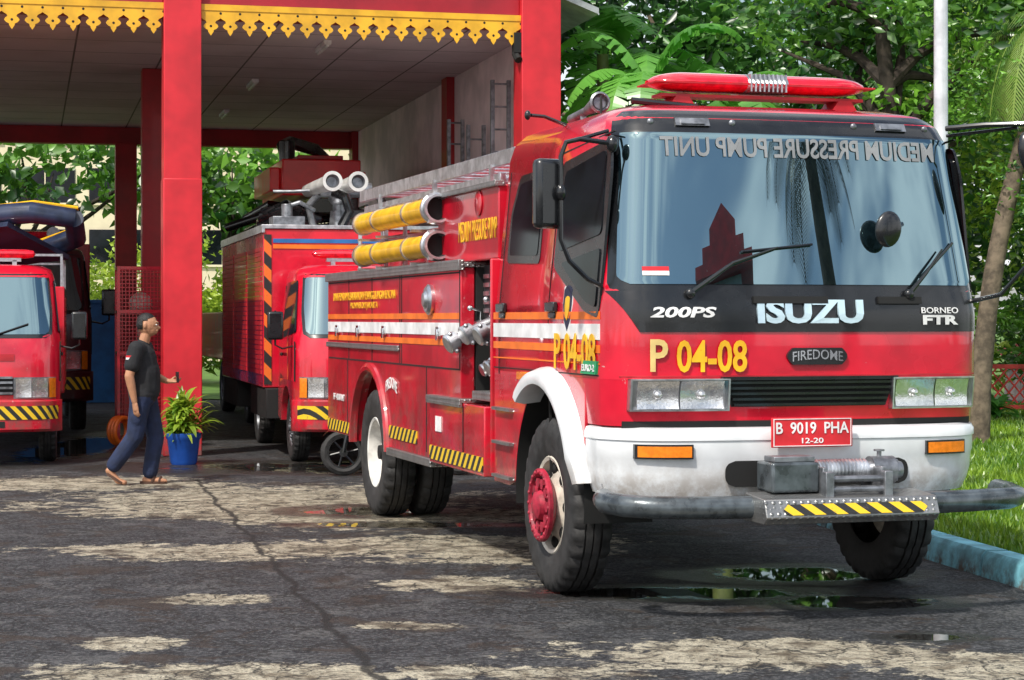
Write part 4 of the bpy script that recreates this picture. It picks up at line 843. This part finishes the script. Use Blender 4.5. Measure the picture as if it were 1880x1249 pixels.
bm=bmesh.new(); bm.from_mesh(hm); bmesh.ops.delete(bm,geom=[v for v in bm.verts if (v.co.x>.06 and v.co.z<1.672-(.115-v.co.x)*.3) or v.co.z<1.55 or (v.co.x>.012 and v.co.z<1.635)],context='VERTS'); bm.to_mesh(hm); bm.free()
mk('hair',hm,PE)
for y in (-.032,.032):
    g=MB(); g.ell((.140,y,1.597),(.008,.012,.007),10,8); g.make('eye',PE,m_sw); 
for y in (-.034,.034):
    g=MB(); g.ell((.141,y,1.621),(.009,.02,.004),10,6); g.make('eyebrow',PE,m_hair)
g=MB(); g.prism(rpoly([(-.29,-.055),(-.16,-.055),(-.10,-.09),(-.10,-.145),(-.16,-.15),(-.29,-.14)],.02),'z',.0,.025); 
o=g.make('sandal',PE,m_sand); o.rotation_euler=(0,R(32),0); o.location=(-.095,0,-.045)
g=MB(); g.prism(rpoly([(-.045,.05),(.12,.04),(.22,.055),(.225,.125),(.12,.145),(-.045,.13)],.025),'z',.002,.025); g.tube([(.08,.045,.02),(.10,.065,.075),(.10,.115,.075),(.08,.145,.02)],.014,6); g.tube([(.15,.045,.02),(.16,.065,.066),(.16,.115,.066),(.15,.135,.02)],.012,6); g.make('sandal',PE,m_sand)
g=MB(); g.box(-.115,-.05,-.290,-.284,1.275,1.295,0); g.box(-.115,-.05,-.290,-.284,1.254,1.275,1); g.make('flag_patch',PE,[m_plate,m_sw])
g=MB(); g.box(-.012,.012,-.035,.035,0,.11); g.make('mobile_phone',None,m_blk,.005,label='small black phone held in the man\'s hand',cat='phone',loc=(-3.69+.33,20.15+.08,1.015),rz=R(20))
# ================================================================== GROUND
def ground_mat():
    m,nt,b,P=base('patched_asphalt'); s=nt.nodes.new('ShaderNodeSeparateXYZ'); nt.links.new(P,s.inputs[0])
    def ellm(x,y,rx,ry):
        a=mth(nt,'DIVIDE',mth(nt,'SUBTRACT',s.outputs[0],x),rx); c=mth(nt,'DIVIDE',mth(nt,'SUBTRACT',s.outputs[1],y),ry)
        d=mth(nt,'SQRT',mth(nt,'ADD',mth(nt,'MULTIPLY',a,a),mth(nt,'MULTIPLY',c,c)))
        return mrange(nt,d,0.2,1.5,1,0)
    E=None
    for e in ((-2.3,18.3,2.6,2.2),(-1.1,16.8,1.7,1.3),(-4.3,20.3,1.8,1.1),(-1.74,11.9,.42,.3),(-1.98,10.3,.3,.3),(-.2,14.6,1.4,1.1),(-1.0,9.45,1.8,.35),(1.1,10.0,1.2,.6),(-.56,10.9,.35,.2),(-2.2,14.4,1.6,.7),(2.6,9.6,1.2,.5),(-.3,12.6,.7,.5)):
        v=ellm(*e); E=v if E is None else mth(nt,'MAXIMUM',E,v)
    n1=noise(nt,P,.9,5,.62,.8); n2=noise(nt,P,5.5,5,.74,.5); n3=noise(nt,P,34,4,.72)
    pm=mth(nt,'ADD',mth(nt,'ADD',mth(nt,'MULTIPLY',E,.32),mth(nt,'MULTIPLY',n1,.58)),mth(nt,'MULTIPLY_ADD',n2,.55,mth(nt,'MULTIPLY',n3,.16)))
    patch=mrange(nt,pm,.82,.87)
    n4=noise(nt,P,2.3,4,.68,.4)
    asp=mixc(nt,mrange(nt,n2,.36,.64),(.008,.010,.015),(.070,.072,.080))
    asp=mixc(nt,mrange(nt,n4,.54,.62,0,.55),asp,(.17,.168,.165))
    asp=mixc(nt,mrange(nt,n3,.50,.60,0,.75),asp,(.19,.188,.19)) 
    asp=mixc(nt,mrange(nt,n3,.38,.46,.95,0),asp,(.004,.004,.006))
    con=mixc(nt,mrange(nt,n2,.35,.62),(.26,.21,.14),(.78,.70,.53)); con=mixc(nt,mrange(nt,n3,.53,.62,0,.75),con,(.11,.10,.085))
    c=mixc(nt,mth(nt,'MULTIPLY',patch,.94),asp,con)
    st=mrange(nt,noise(nt,P,1.7,4,.7,.6),.53,.63,0,.7); c=mixc(nt,st,c,(.050,.027,.013))
    ax,ay,bx,by=-3.1,20.1,-.55,9.0; L_=math.hypot(bx-ax,by-ay); nx,ny=-(by-ay)/L_,(bx-ax)/L_
    d=mth(nt,'ADD',mth(nt,'MULTIPLY',mth(nt,'SUBTRACT',s.outputs[0],ax),nx),mth(nt,'MULTIPLY',mth(nt,'SUBTRACT',s.outputs[1],ay),ny))
    d=mth(nt,'ABSOLUTE',mth(nt,'ADD',d,mth(nt,'MULTIPLY_ADD',noise(nt,P,1.6,5,.65),.30,-.15)))
    jl=mrange(nt,d,.010,.035,1,0); jl2=mth(nt,'MULTIPLY',jl,mrange(nt,s.outputs[1],20.6,20.9,1,0))
    c=mixc(nt,mth(nt,'MULTIPLY',jl2,.9),c,(.008,.007,.006))
    v=nt.nodes.new('ShaderNodeTexVoronoi'); v.feature='DISTANCE_TO_EDGE'; v.inputs['Scale'].default_value=1.3
    wv=nt.nodes.new('ShaderNodeVectorMath'); wv.operation='ADD'; nt.links.new(P,wv.inputs[0])
    nn=nt.nodes.new('ShaderNodeTexNoise'); nt.links.new(P,nn.inputs['Vector']); nn.inputs['Scale'].default_value=2.5; nn.inputs['Detail'].default_value=5
    nt.links.new(nn.outputs['Color'],wv.inputs[1]); nt.links.new(wv.outputs[0],v.inputs['Vector'])
    v2=nt.nodes.new('ShaderNodeTexVoronoi'); v2.feature='DISTANCE_TO_EDGE'; v2.inputs['Scale'].default_value=4.2; nt.links.new(wv.outputs[0],v2.inputs['Vector'])
    cr=mth(nt,'MULTIPLY',mrange(nt,v.outputs[0],.004,.026,1,0),mrange(nt,n1,.34,.46)); cr2=mth(nt,'MULTIPLY',mrange(nt,v2.outputs[0],.01,.05,1,0),mrange(nt,n1,.42,.52))
    cr=mth(nt,'MAXIMUM',cr,mth(nt,'MULTIPLY',cr2,.85)); c=mixc(nt,mth(nt,'MULTIPLY',cr,.88),c,(.008,.007,.006))
    W=None
    for e in ((1.85,13.1,.9,.6),(-1.3,17.4,.8,.7),(2.2,10.5,.35,.18),(-5.6,26,.9,4),(1.0,12.2,1.2,.4),(-1.0,22.5,4,1.3),(2.0,11.8,.8,.4),(-.9,16.2,1.2,.3)):
        q=ellm(*e); W=q if W is None else mth(nt,'MAXIMUM',W,q)
    wv_=mth(nt,'ADD',mth(nt,'MULTIPLY',W,.5),mth(nt,'MULTIPLY_ADD',n4,.5,mth(nt,'MULTIPLY',n2,.14)))
    wet=mrange(nt,wv_,.66,.74)
    damp=mrange(nt,mth(nt,'ADD',mth(nt,'MULTIPLY',W,.55),mth(nt,'MULTIPLY_ADD',n1,.5,mth(nt,'MULTIPLY',n2,.14))),.42,.62)
    c=mixc(nt,mth(nt,'MULTIPLY',damp,.72),c,(.014,.012,.008))
    nt.links.new(c,b.inputs['Base Color'])
    rr=mth(nt,'MULTIPLY_ADD',n3,.3,.56); rr=mth(nt,'SUBTRACT',rr,mth(nt,'MULTIPLY',damp,.40)); rr=mth(nt,'MULTIPLY',rr,mth(nt,'SUBTRACT',1,mth(nt,'MULTIPLY',wet,.95)),clamp=True)
    nt.links.new(rr,b.inputs['Roughness'])
    h=mth(nt,'ADD',mth(nt,'MULTIPLY',n3,1.2),mth(nt,'MULTIPLY',n2,1.4))
    bumpn(nt,b,h,mth(nt,'SUBTRACT',1,wet,clamp=True),.055); return m
b=MB(); b.add([(-250,-120,0),(250,-120,0),(250,300,0),(-250,300,0)],[(0,1,2,3)]); b.make('ground',None,ground_mat(),kind='structure',label='patched and cracked asphalt yard with damp stains',cat='ground')
def kx(y): return 2.87-(y-13.8)*.175
m_lawn=M('lawn_soil',(.08,.16,.02),.9,0,0,.4,3,.5,30)
b=MB(); b.add([(kx(2)+.16,2,.13),(60,2,.13),(60,36,.13),(kx(36)+.16+3,36,.13),(kx(25.5)+.2,25.5,.13)],[(0,1,2,3,4)]); b.make('lawn',None,m_lawn,kind='structure',label='green lawn beside the kerb',cat='lawn')
b=MB(); y=3.
m_kerb=M('pale_blue_kerb_paint',(.18,.48,.58),.7,0,0,.35,5,.5,20,dirt=1.,dirtz=(0,.17))
while y<25:
    y1=y+.98; xs=[kx(y),kx(y1)]
    vs=[]
    for (xx,yy) in ((xs[0],y+.01),(xs[1],y1-.01)):
        vs+=[(xx,yy,-.02),(xx+.02,yy,.13),(xx+.05,yy,.165),(xx+.19,yy,.165),(xx+.2,yy,-.02)]
    b.add(vs,[(0,1,6,5),(1,2,7,6),(2,3,8,7),(3,4,9,8),(0,4,3,2,1),(5,6,7,8,9)]); y=y1+.02
b.make('kerb',None,m_kerb,kind='structure',label='pale blue painted concrete kerb',cat='kerb')
b=MB(); b.add([(-80,41,.02),(80,41,.02),(80,280,.02),(-80,280,.02)],[(0,1,2,3)]); b.make('grass_ground',None,m_lawn,kind='structure',label='green ground behind the station',cat='ground')
def blades(n,x0,x1,y0,y1,h,z,name='grass'):
    x=rng.uniform(x0,x1,n); y=y0+(y1-y0)*rng.uniform(0,1,n)**1.7; ok=(x>(2.87-(y-13.8)*.175+.22))&(x<y*.27+.5); x,y=x[ok],y[ok]; n=len(x)
    a=rng.uniform(0,6.28,n); w=.006+.0006*y; hh=h*rng.uniform(.5,1.3,n); lx=rng.normal(0,.35,n)*hh; ly=rng.normal(0,.35,n)*hh
    co=np.stack([np.stack([x-np.cos(a)*w,y-np.sin(a)*w,np.full(n,z)],1),np.stack([x+np.cos(a)*w,y+np.sin(a)*w,np.full(n,z)],1),np.stack([x+lx,y+ly,z+hh],1)],1).reshape(-1,3)
    me=bpy.data.meshes.new(name); me.vertices.add(3*n); me.vertices.foreach_set('co',co.ravel()); me.loops.add(3*n); me.loops.foreach_set('vertex_index',np.arange(3*n)); me.polygons.add(n); me.polygons.foreach_set('loop_start',np.arange(n)*3); me.polygons.foreach_set('loop_total',np.full(n,3)); me.update(); me.materials.append(m_grass)
    tn=np.repeat(np.clip(rng.uniform(0,.8,n)+.35*np.sin(x*2.3+y)*np.sin(y*1.1-x),0,1),3); tone_attr(me,tn); return mk(name,me,None,label='short green lawn grass',cat='grass',kind='stuff')
blades(110000,2.0,10.5,9.5,36,.07,.13)
# ================================================================== VEGETATION
def leafcloud(name,parent,centers,size,mat,aspect=.45,tones=None,droop=.3):
    n=len(centers); c=np.asarray(centers); d=rng.normal(0,1,(n,3)); d[:,2]=d[:,2]*.6-droop; d/=np.linalg.norm(d,axis=1)[:,None]
    r=rng.normal(0,1,(n,3)); r[:,2]*=.5; s=np.cross(d,r); s/=np.linalg.norm(s,axis=1)[:,None]; nn=np.cross(s,d)
    l=(size*rng.uniform(.6,1.3,n))[:,None]; w=l*aspect
    v=np.stack([c,c+d*l*.45+s*w*.5+nn*w*.15,c+d*l-nn*l*.1,c+d*l*.45-s*w*.5+nn*w*.15],1).reshape(-1,3)
    o=np.arange(n)*4; f=np.stack([o,o+1,o+2, o,o+2,o+3],1).reshape(-1)
    me=bpy.data.meshes.new(name); me.vertices.add(4*n); me.vertices.foreach_set('co',v.ravel()); me.loops.add(6*n); me.loops.foreach_set('vertex_index',f); me.polygons.add(2*n); me.polygons.foreach_set('loop_start',np.arange(2*n)*3); me.polygons.foreach_set('loop_total',np.full(2*n,3)); me.update(); me.materials.append(mat)
    t=rng.uniform(0,1,n) if tones is None else tones; tone_attr(me,np.repeat(np.clip(t,0,1),4)); return mk(name,me,parent)
def crown(parent,lobes,nclump,per,cr,size,mat,aspect=.45,name='crown'):
    pts=[];tn=[]; vol=np.array([a[3]*a[4]*a[5] for a in lobes]); pick=rng.choice(len(lobes),nclump,p=vol/vol.sum())
    for k in pick:
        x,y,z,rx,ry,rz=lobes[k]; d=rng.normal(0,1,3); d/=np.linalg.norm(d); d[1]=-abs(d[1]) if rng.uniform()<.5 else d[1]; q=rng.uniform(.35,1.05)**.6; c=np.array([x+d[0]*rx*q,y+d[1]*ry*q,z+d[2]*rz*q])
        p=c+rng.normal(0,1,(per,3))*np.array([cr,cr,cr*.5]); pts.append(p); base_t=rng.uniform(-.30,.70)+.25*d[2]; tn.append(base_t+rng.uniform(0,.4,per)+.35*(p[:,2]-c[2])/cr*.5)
    return leafcloud(name,parent,np.concatenate(pts),size,mat,aspect,np.concatenate(tn))
def tree(loc,label,H,rt,lobes,nclump,per,cr,size,mat,bark=None,lean=(0,0),group='trees around the station yard',name='tree',limbs=7,aspect=.45):
    E=empty(name,loc,0,label,'tree',group); b=MB(); bark=bark or m_bark
    pts=[(lean[0]*t+.12*rt*6*math.sin(t*5+loc[0]),lean[1]*t+.1*math.sin(t*4),H*t) for t in np.linspace(0,1,8)]
    b.tube(pts,[rt*(1.25 if i==0 else 1-.07*i) for i in range(8)],12)
    for k in range(limbs):
        lo=lobes[k%len(lobes)]; st=Vector(pts[random.choice((4,5,6,7))]); en=Vector((lo[0],lo[1],lo[2]))+Vector((random.uniform(-.5,.5)*lo[3],random.uniform(-.5,.5)*lo[4],random.uniform(-.2,.6)*lo[5]))
        md=(st+en)/2+Vector((random.uniform(-.3,.3),random.uniform(-.3,.3),.25)); b.tube([st,(st+md)/2+Vector((0,0,.08)),md,(md+en)/2,en],[rt*.5,rt*.4,rt*.3,rt*.2,rt*.08],8)
    b.make('trunk',E,bark); crown(E,lobes,nclump,per,cr,size,mat,aspect); return E
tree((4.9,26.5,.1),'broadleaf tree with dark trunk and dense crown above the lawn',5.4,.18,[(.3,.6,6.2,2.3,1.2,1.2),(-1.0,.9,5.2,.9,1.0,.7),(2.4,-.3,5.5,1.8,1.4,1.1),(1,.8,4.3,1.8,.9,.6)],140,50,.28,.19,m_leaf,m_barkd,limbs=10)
tree((2.4,31,.1),'dense dark green tree behind the station',4,.15,[(0,0,4.6,2.6,1.5,1.6),(1.8,0,3.6,2.2,1.5,1.5),(-.6,0,6.4,2,1.5,1.3),(3,0,5.4,2,1.4,1.5)],180,45,.36,.26,m_leafd)
tree((8.2,29,.1),'light green feathery tree at the edge of the lawn',4.2,.12,[(0,0,4.9,2.0,1.6,1.6),(-1.6,0,3.9,1.6,1.3,1.2),(1.6,0,3.9,1.6,1.4,1.4),(-.3,-.3,3.0,1.5,1.1,.8)],190,55,.28,.12,m_leafy,m_barkd)
tree((6.75,25.2,.1),'slender tree with lacy crown near the lawn edge',3.1,.075,[(0,0,3.5,.8,.9,.75),(.7,0,2.9,.8,.8,.6),(-.5,.2,4.3,.8,.8,.6),(.9,.3,4.6,.8,.7,.7)],120,60,.22,.09,m_leaf,m_barkd,lean=(.35,0))
tree((12,33,.1),'bushy green tree behind the fence',4,.2,[(0,0,4.4,3,2,2.2),(-3,0,3.6,2.6,2,2.0),(-5,1,4.8,2.2,2,2.0),(-2,0,6.4,3,2,1.5)],190,45,.42,.25,m_leafd)
tree((5.5,38,.0),'tall distant tree with thick crown',5,.25,[(0,0,6.5,4,2,2.5),(-4,0,5,3,2,2.6),(4,0,5,3.2,2,2.8),(0,0,3.4,4.5,1.5,1.4)],180,45,.5,.31,m_leaf)
tree((12.5,41,.0),'yellow-green distant tree beyond the fence',4,.25,[(0,0,3.4,3.6,2,2.2),(-3,0,2.6,2.5,1.5,1.4),(0,0,6.5,4,2,2.2)],170,45,.45,.28,m_leafy)
def shrub(loc,label,r,n,mat,size=.14,h=1.,grp='shrubs along the lawn'):
    E=empty('shrub',loc,0,label,'shrub',grp); b=MB()
    for k in range(7):
        a=k*.9; b.tube([(0,0,0),(r*.3*math.cos(a),r*.3*math.sin(a),h*.5),(r*.7*math.cos(a),r*.6*math.sin(a),h)],[.03,.02,.008],6)
    b.make('stem',E,m_barkd); crown(E,[(0,0,h*.75,r,r*.8,h*.65),(r*.5,0,h*.5,r*.7,r*.6,h*.5)],n,40,.2,size,mat,name='foliage')
for i,(x,y,r,mt,h) in enumerate(((7.3,36.0,1.2,m_leafy,1.3),(10.0,37,1.6,m_leaf,1.6),(4.2,36.5,1.4,m_leaf,1.5),(13,37,1.8,m_leafd,1.8),(1.6,33,1.4,m_leafd,2.2),(15,35,1.5,m_leafy,1.3))):
    shrub((x,y,.1),'leafy green shrub growing by the lawn edge',r,46,mt,.19,h)
m_bst=M('banana_stem',(.16,.20,.06),.6,0,0,.3,5)
def banana(loc,H,label,n=9,L0=1.9,sp=1.):
    E=empty('banana_plant',loc,0,label,'banana plant','banana plants behind the station'); b=MB(); b.tube([(0,0,0),(.05,0,H*.5),(0,0,H)],[.16,.13,.08],12); b.make('stem',E,m_bst)
    vs=[];fs=[];tn=[]
    for k in range(n):
        a=k*2.4+random.uniform(-.3,.3); el=random.uniform(.4,1.3); l=L0*random.uniform(.8,1.2); d=Vector((math.cos(a)*math.cos(el)*sp,math.sin(a)*math.cos(el),math.sin(el))).normalized(); p=Vector((0,0,H-.1)); sd=Vector((-math.sin(a),math.cos(a),0)); seg=26; t=random.uniform(.2,.9); w0=.29
        for i in range(seg):
            q=i/seg; ww=w0*max(.02,math.sin(math.pi*min(1,q*.85+.12)))**.6 if q>.12 else .02
            p2=p+d*(l/seg); g_=.86 if random.random()<.25 else .985
            pe=p+(p2-p)*g_; dr=-ww*random.uniform(.15,.55); o=len(vs)
            vs+=[p+sd*ww+Vector((0,0,dr)),p,p-sd*ww+Vector((0,0,dr)),pe+sd*ww+Vector((0,0,dr)),p2,pe-sd*ww+Vector((0,0,dr))]; tt=t+random.uniform(-.12,.12); tn+=[tt,tt*.7+.3,tt,tt,tt*.7+.3,tt]
            fs+=[(o,o+1,o+4,o+3),(o+1,o+2,o+5,o+4)]; p=p2; d=(d+Vector((0,0,-.065*(1+q*1.2)))).normalized()
    me=bpy.data.meshes.new('leaves'); me.from_pydata([tuple(v) for v in vs],[],fs); me.materials.append(m_banana); tone_attr(me,np.clip(tn,0,1)); mk('leaves',me,E)
banana((1.75,25.9,0),4.7,'tall banana plant with torn broad leaves',12,1.5); banana((1.25,27.8,0),5.3,'tall banana plant behind the wall',11,1.5); banana((2.7,26.2,0),4.5,'banana plant with broad drooping leaves',11,1.5)
def palm(loc,H,label,n=16,L0=2.6,lean=(0,0),nm='palm_tree',rt=.14,leafw=.018,droop=.07,ll=.55,nl=46,mat=None,e0=-.2,e1=1.25):
    E=empty(nm,loc,0,label,'palm tree','palm trees'); b=MB(); pts=[(lean[0]*t*t,lean[1]*t*t,H*t) for t in np.linspace(0,1,14)]; b.tube(pts,[rt*(1.2-.4*i/13)*(1+.06*(i%2)) for i in range(14)],12); b.make('trunk',E,m_barkd if mat else m_bark)
    vs=[];fs=[];tn=[]; top=Vector(pts[-1])
    for k in range(n):
        a=k*2.4+random.uniform(-.2,.2); el=random.uniform(e0,e1); l=L0*random.uniform(.85,1.15); d=Vector((math.cos(a)*math.cos(el),math.sin(a)*math.cos(el),math.sin(el))); p=top.copy(); t=random.uniform(.1,.9)
        for i in range(nl):
            q=i/nl; p2=p+d*(l/nl)
            o=len(vs); sdv=d.cross(Vector((0,0,1))); sdv=sdv.normalized() if sdv.length>.01 else Vector((1,0,0)); vs+=[p-sdv*.012,p+sdv*.012,p2+sdv*.012,p2-sdv*.012]; fs.append((o,o+1,o+2,o+3)); tn+=[.8]*4
            if q>.1:
                lw=ll*math.sin(math.pi*min(1,q*.85+.12))**.7
                for s_ in (-1,1):
                    o=len(vs); dd=(sdv*s_*.8+d*.55+Vector((0,0,-.35))).normalized(); m1=p+dd*lw*.5; e=p+dd*lw+Vector((0,0,-.28*lw)); vs+=[p-d*leafw,p+d*leafw,m1+d*leafw,m1-d*leafw,e]; fs+=[(o,o+1,o+2,o+3),(o+3,o+2,o+4)]; tn+=[t,t,t,t,t+.1]
            p=p2; d=(d+Vector((0,0,-droop*(.6+q)))).normalized()
    me=bpy.data.meshes.new('fronds'); me.from_pydata([tuple(v) for v in vs],[],fs); me.materials.append(mat or m_palm); tone_attr(me,np.clip(tn,0,1)); mk('fronds',me,E)
palm((5.75,24.8,.1),5.4,'leaning palm with a ringed trunk by the lawn',14,1.9,(1.2,.3),rt=.11,leafw=.013)
palm((9.0,30.2,.1),5.6,'palm with long feathery fronds',18,2.8,(-.8,0))
palm((10.6,2.9,0),8.25,'tall palm across the yard with hanging fronds',13,2.0,(-.6,.2),rt=.20,leafw=.012,droop=.085,ll=.55,nl=38,mat=m_palmd,e0=-.5,e1=.9)
E=empty('gate_tower',(13.9,-7.4,0),R(35),'narrow gate tower with red stepped roof across the yard','building'); b=MB(); b.box(-.75,.75,-.75,.75,0,10.5); b.box(-.9,.9,-.9,.9,10.0,10.15); b.make('wall',E,M('tower_wall',(.25,.33,.42),.7)); b=MB(); b.prism([(-1.3,10.5),(1.3,10.5),(1.3,10.75),(.95,10.75),(.95,11.05),(.6,11.05),(.6,11.35),(0,11.75),(-.6,11.35),(-.6,11.05),(-.95,11.05),(-.95,10.75),(-1.3,10.75)],'y',-1.2,1.2); b.make('roof',E,m_redold)
tree((-10.5,46,0),'spreading tree with large leaves behind the station',3.6,.16,[(0,0,5.0,2.6,1.6,1.0),(2.4,0,5.1,1.8,1.4,.9),(-2.4,0,4.9,1.8,1.4,1.0)],60,24,.4,.34,m_leaf,m_barkd,lean=(-1.2,0),aspect=.6)
tree((-6.2,45,0),'tree with large leaves behind the garage',3.6,.15,[(0,0,4.9,2.0,1.6,1.4),(1.2,0,4.4,1.3,1.2,1.3)],60,24,.4,.32,m_leaf,m_barkd,aspect=.6)
for i,(x,y,r,h) in enumerate(((-14,52,2.4,2.6),(-11.2,50,2.2,2.3),(-8.6,51,2.3,2.7),(-5.5,52,2.5,2.6),(-17.2,53,2.6,2.9),(-2.5,50,2.2,2.4),(0.5,48,2.0,2.2))):
    shrub((x,y,0),'rounded yellow-green shrub behind the station',r,90,m_leafy,.22,h,'shrubs behind the station')
b=MB(); b.box(-9,-.9,0,.2,0,1.95); b.box(-9.05,-.85,-.04,.24,1.95,2.03); b.make('boundary_wall',None,m_blue,.01,label='low blue painted wall behind the garage',cat='wall',loc=(-6.3,40.2,0),rz=BR)
OB=empty('office_building',(-18,72,0),R(6),'beige multi-storey office building with dark windows','building'); m_off=M('beige_cladding',(.74,.64,.46),.8,0,0,.1,1)
b=MB(); b.box(-8,13,0,12,0,20); b.make('facade_wall',OB,m_off)
b=MB(); b.box(-1.05,1.05,-.05,-.01,0,1.25,0); b.box(-1.12,1.12,-.10,-.01,-.08,0,1); b.box(-.02,.02,-.07,-.05,0,1.25,1); wmesh=b.mesh('window',[m_side,m_off])
for fl in range(5):
    for k in range(8): mk('window',wmesh,OB,loc=(-6.5+k*2.6,0,1.4+fl*2.2))
b=MB(); m_fr=M('fence_red',(.60,.05,.04),.5); 
for i in range(6): b.box(i*1.2-.05,i*1.2+.05,-.05,.05,0,.9,1)
for z in (.12,.78): b.box(0,6,-.02,.02,z-.035,z+.035,0)
for i in range(34):
    x=i*.18; r_=Matrix.Rotation(R(40),3,'Y'); b.box(x-.012,x+.012,-.012,.012,.1,.84,rot=r_); b.box(x-.012,x+.012,.013,.035,.1,.84,rot=Matrix.Rotation(R(-40),3,'Y'))
b.make('fence',None,[m_fr,m_sw],label='red and white lattice fence at the lawn edge',cat='fence',loc=(6.2,32.6,.1),rz=R(5))
K=empty('kiosk',(10.6,38.5,.1),0,'small kiosk with pale walls and red roof','building'); b=MB(); b.box(-1.0,1.0,-.8,.8,0,.85); b.make('wall',K,m_wall); b=MB(); b.prism([(-1.2,.85),(1.2,.85),(1.0,1.1),(-1.0,1.1)],'y',-1,1); b.make('roof',K,m_redold)
b=MB(); b.cyl((0,0,0),(0,0,9),.068,.055,n=20); b.cyl((0,0,0),(0,0,.15),.14,n=20); b.make('flagpole',None,M('white_pole',(.66,.68,.72),.35,.2,.2),label='tall white metal flagpole on the lawn',cat='flagpole',loc=(3.83,18,.12))
for x,y in ((5.4,31.5),(3.4,24.8),(7.3,30.6)):
    Z=empty('garden_plant',(x,y,.12),0,'broad-leaved garden plant on the lawn','plant','garden plants on the lawn'); strap_leaves('leaves',Z,30,.35,.65,.08,.2,.0,m_banana)
# ================================================================== LIGHT, WORLD, CAMERA
el,az=R(50),R(212)
w=bpy.data.worlds.new('World'); scene.world=w; w.use_nodes=True; nt=w.node_tree; bg=nt.nodes['Background']
sk=nt.nodes.new('ShaderNodeTexSky'); sk.sky_type='NISHITA'; sk.sun_disc=False; sk.sun_elevation=el; sk.sun_rotation=az; sk.air_density=1.2; sk.dust_density=2.5
tc=nt.nodes.new('ShaderNodeTexCoord'); cl=mrange(nt,noise(nt,tc.outputs['Generated'],3.4,4,.6,.5),.42,.60,.0,.9)
hsv=nt.nodes.new('ShaderNodeMix'); hsv.data_type='RGBA'; nt.links.new(cl,hsv.inputs[0]); nt.links.new(sk.outputs[0],hsv.inputs[6]); hsv.inputs[7].default_value=(9.5,9.7,10,1)
nt.links.new(hsv.outputs[2],bg.inputs[0]); bg.inputs[1].default_value=.145
sd=Vector((math.sin(az)*math.cos(el),math.cos(az)*math.cos(el),math.sin(el)))
lt=bpy.data.lights.new('sun','SUN'); lt.energy=4.2; lt.angle=R(3); lt.color=(1,.95,.86); lo=bpy.data.objects.new('sun',lt); COL.objects.link(lo); lo.rotation_euler=sd.to_track_quat('Z','Y').to_euler(); lo.location=(0,0,30)
cam=bpy.data.cameras.new('camera'); co=bpy.data.objects.new('camera',cam); COL.objects.link(co); co.location=(0,0,1.66); co.rotation_euler=(R(90),0,0)
cam.sensor_width=36; cam.lens=3700/1880*36; cam.shift_y=-39.5/1880; cam.clip_end=800; scene.camera=co
scene.view_settings.view_transform='Standard'; scene.view_settings.look='None'; scene.view_settings.exposure=0
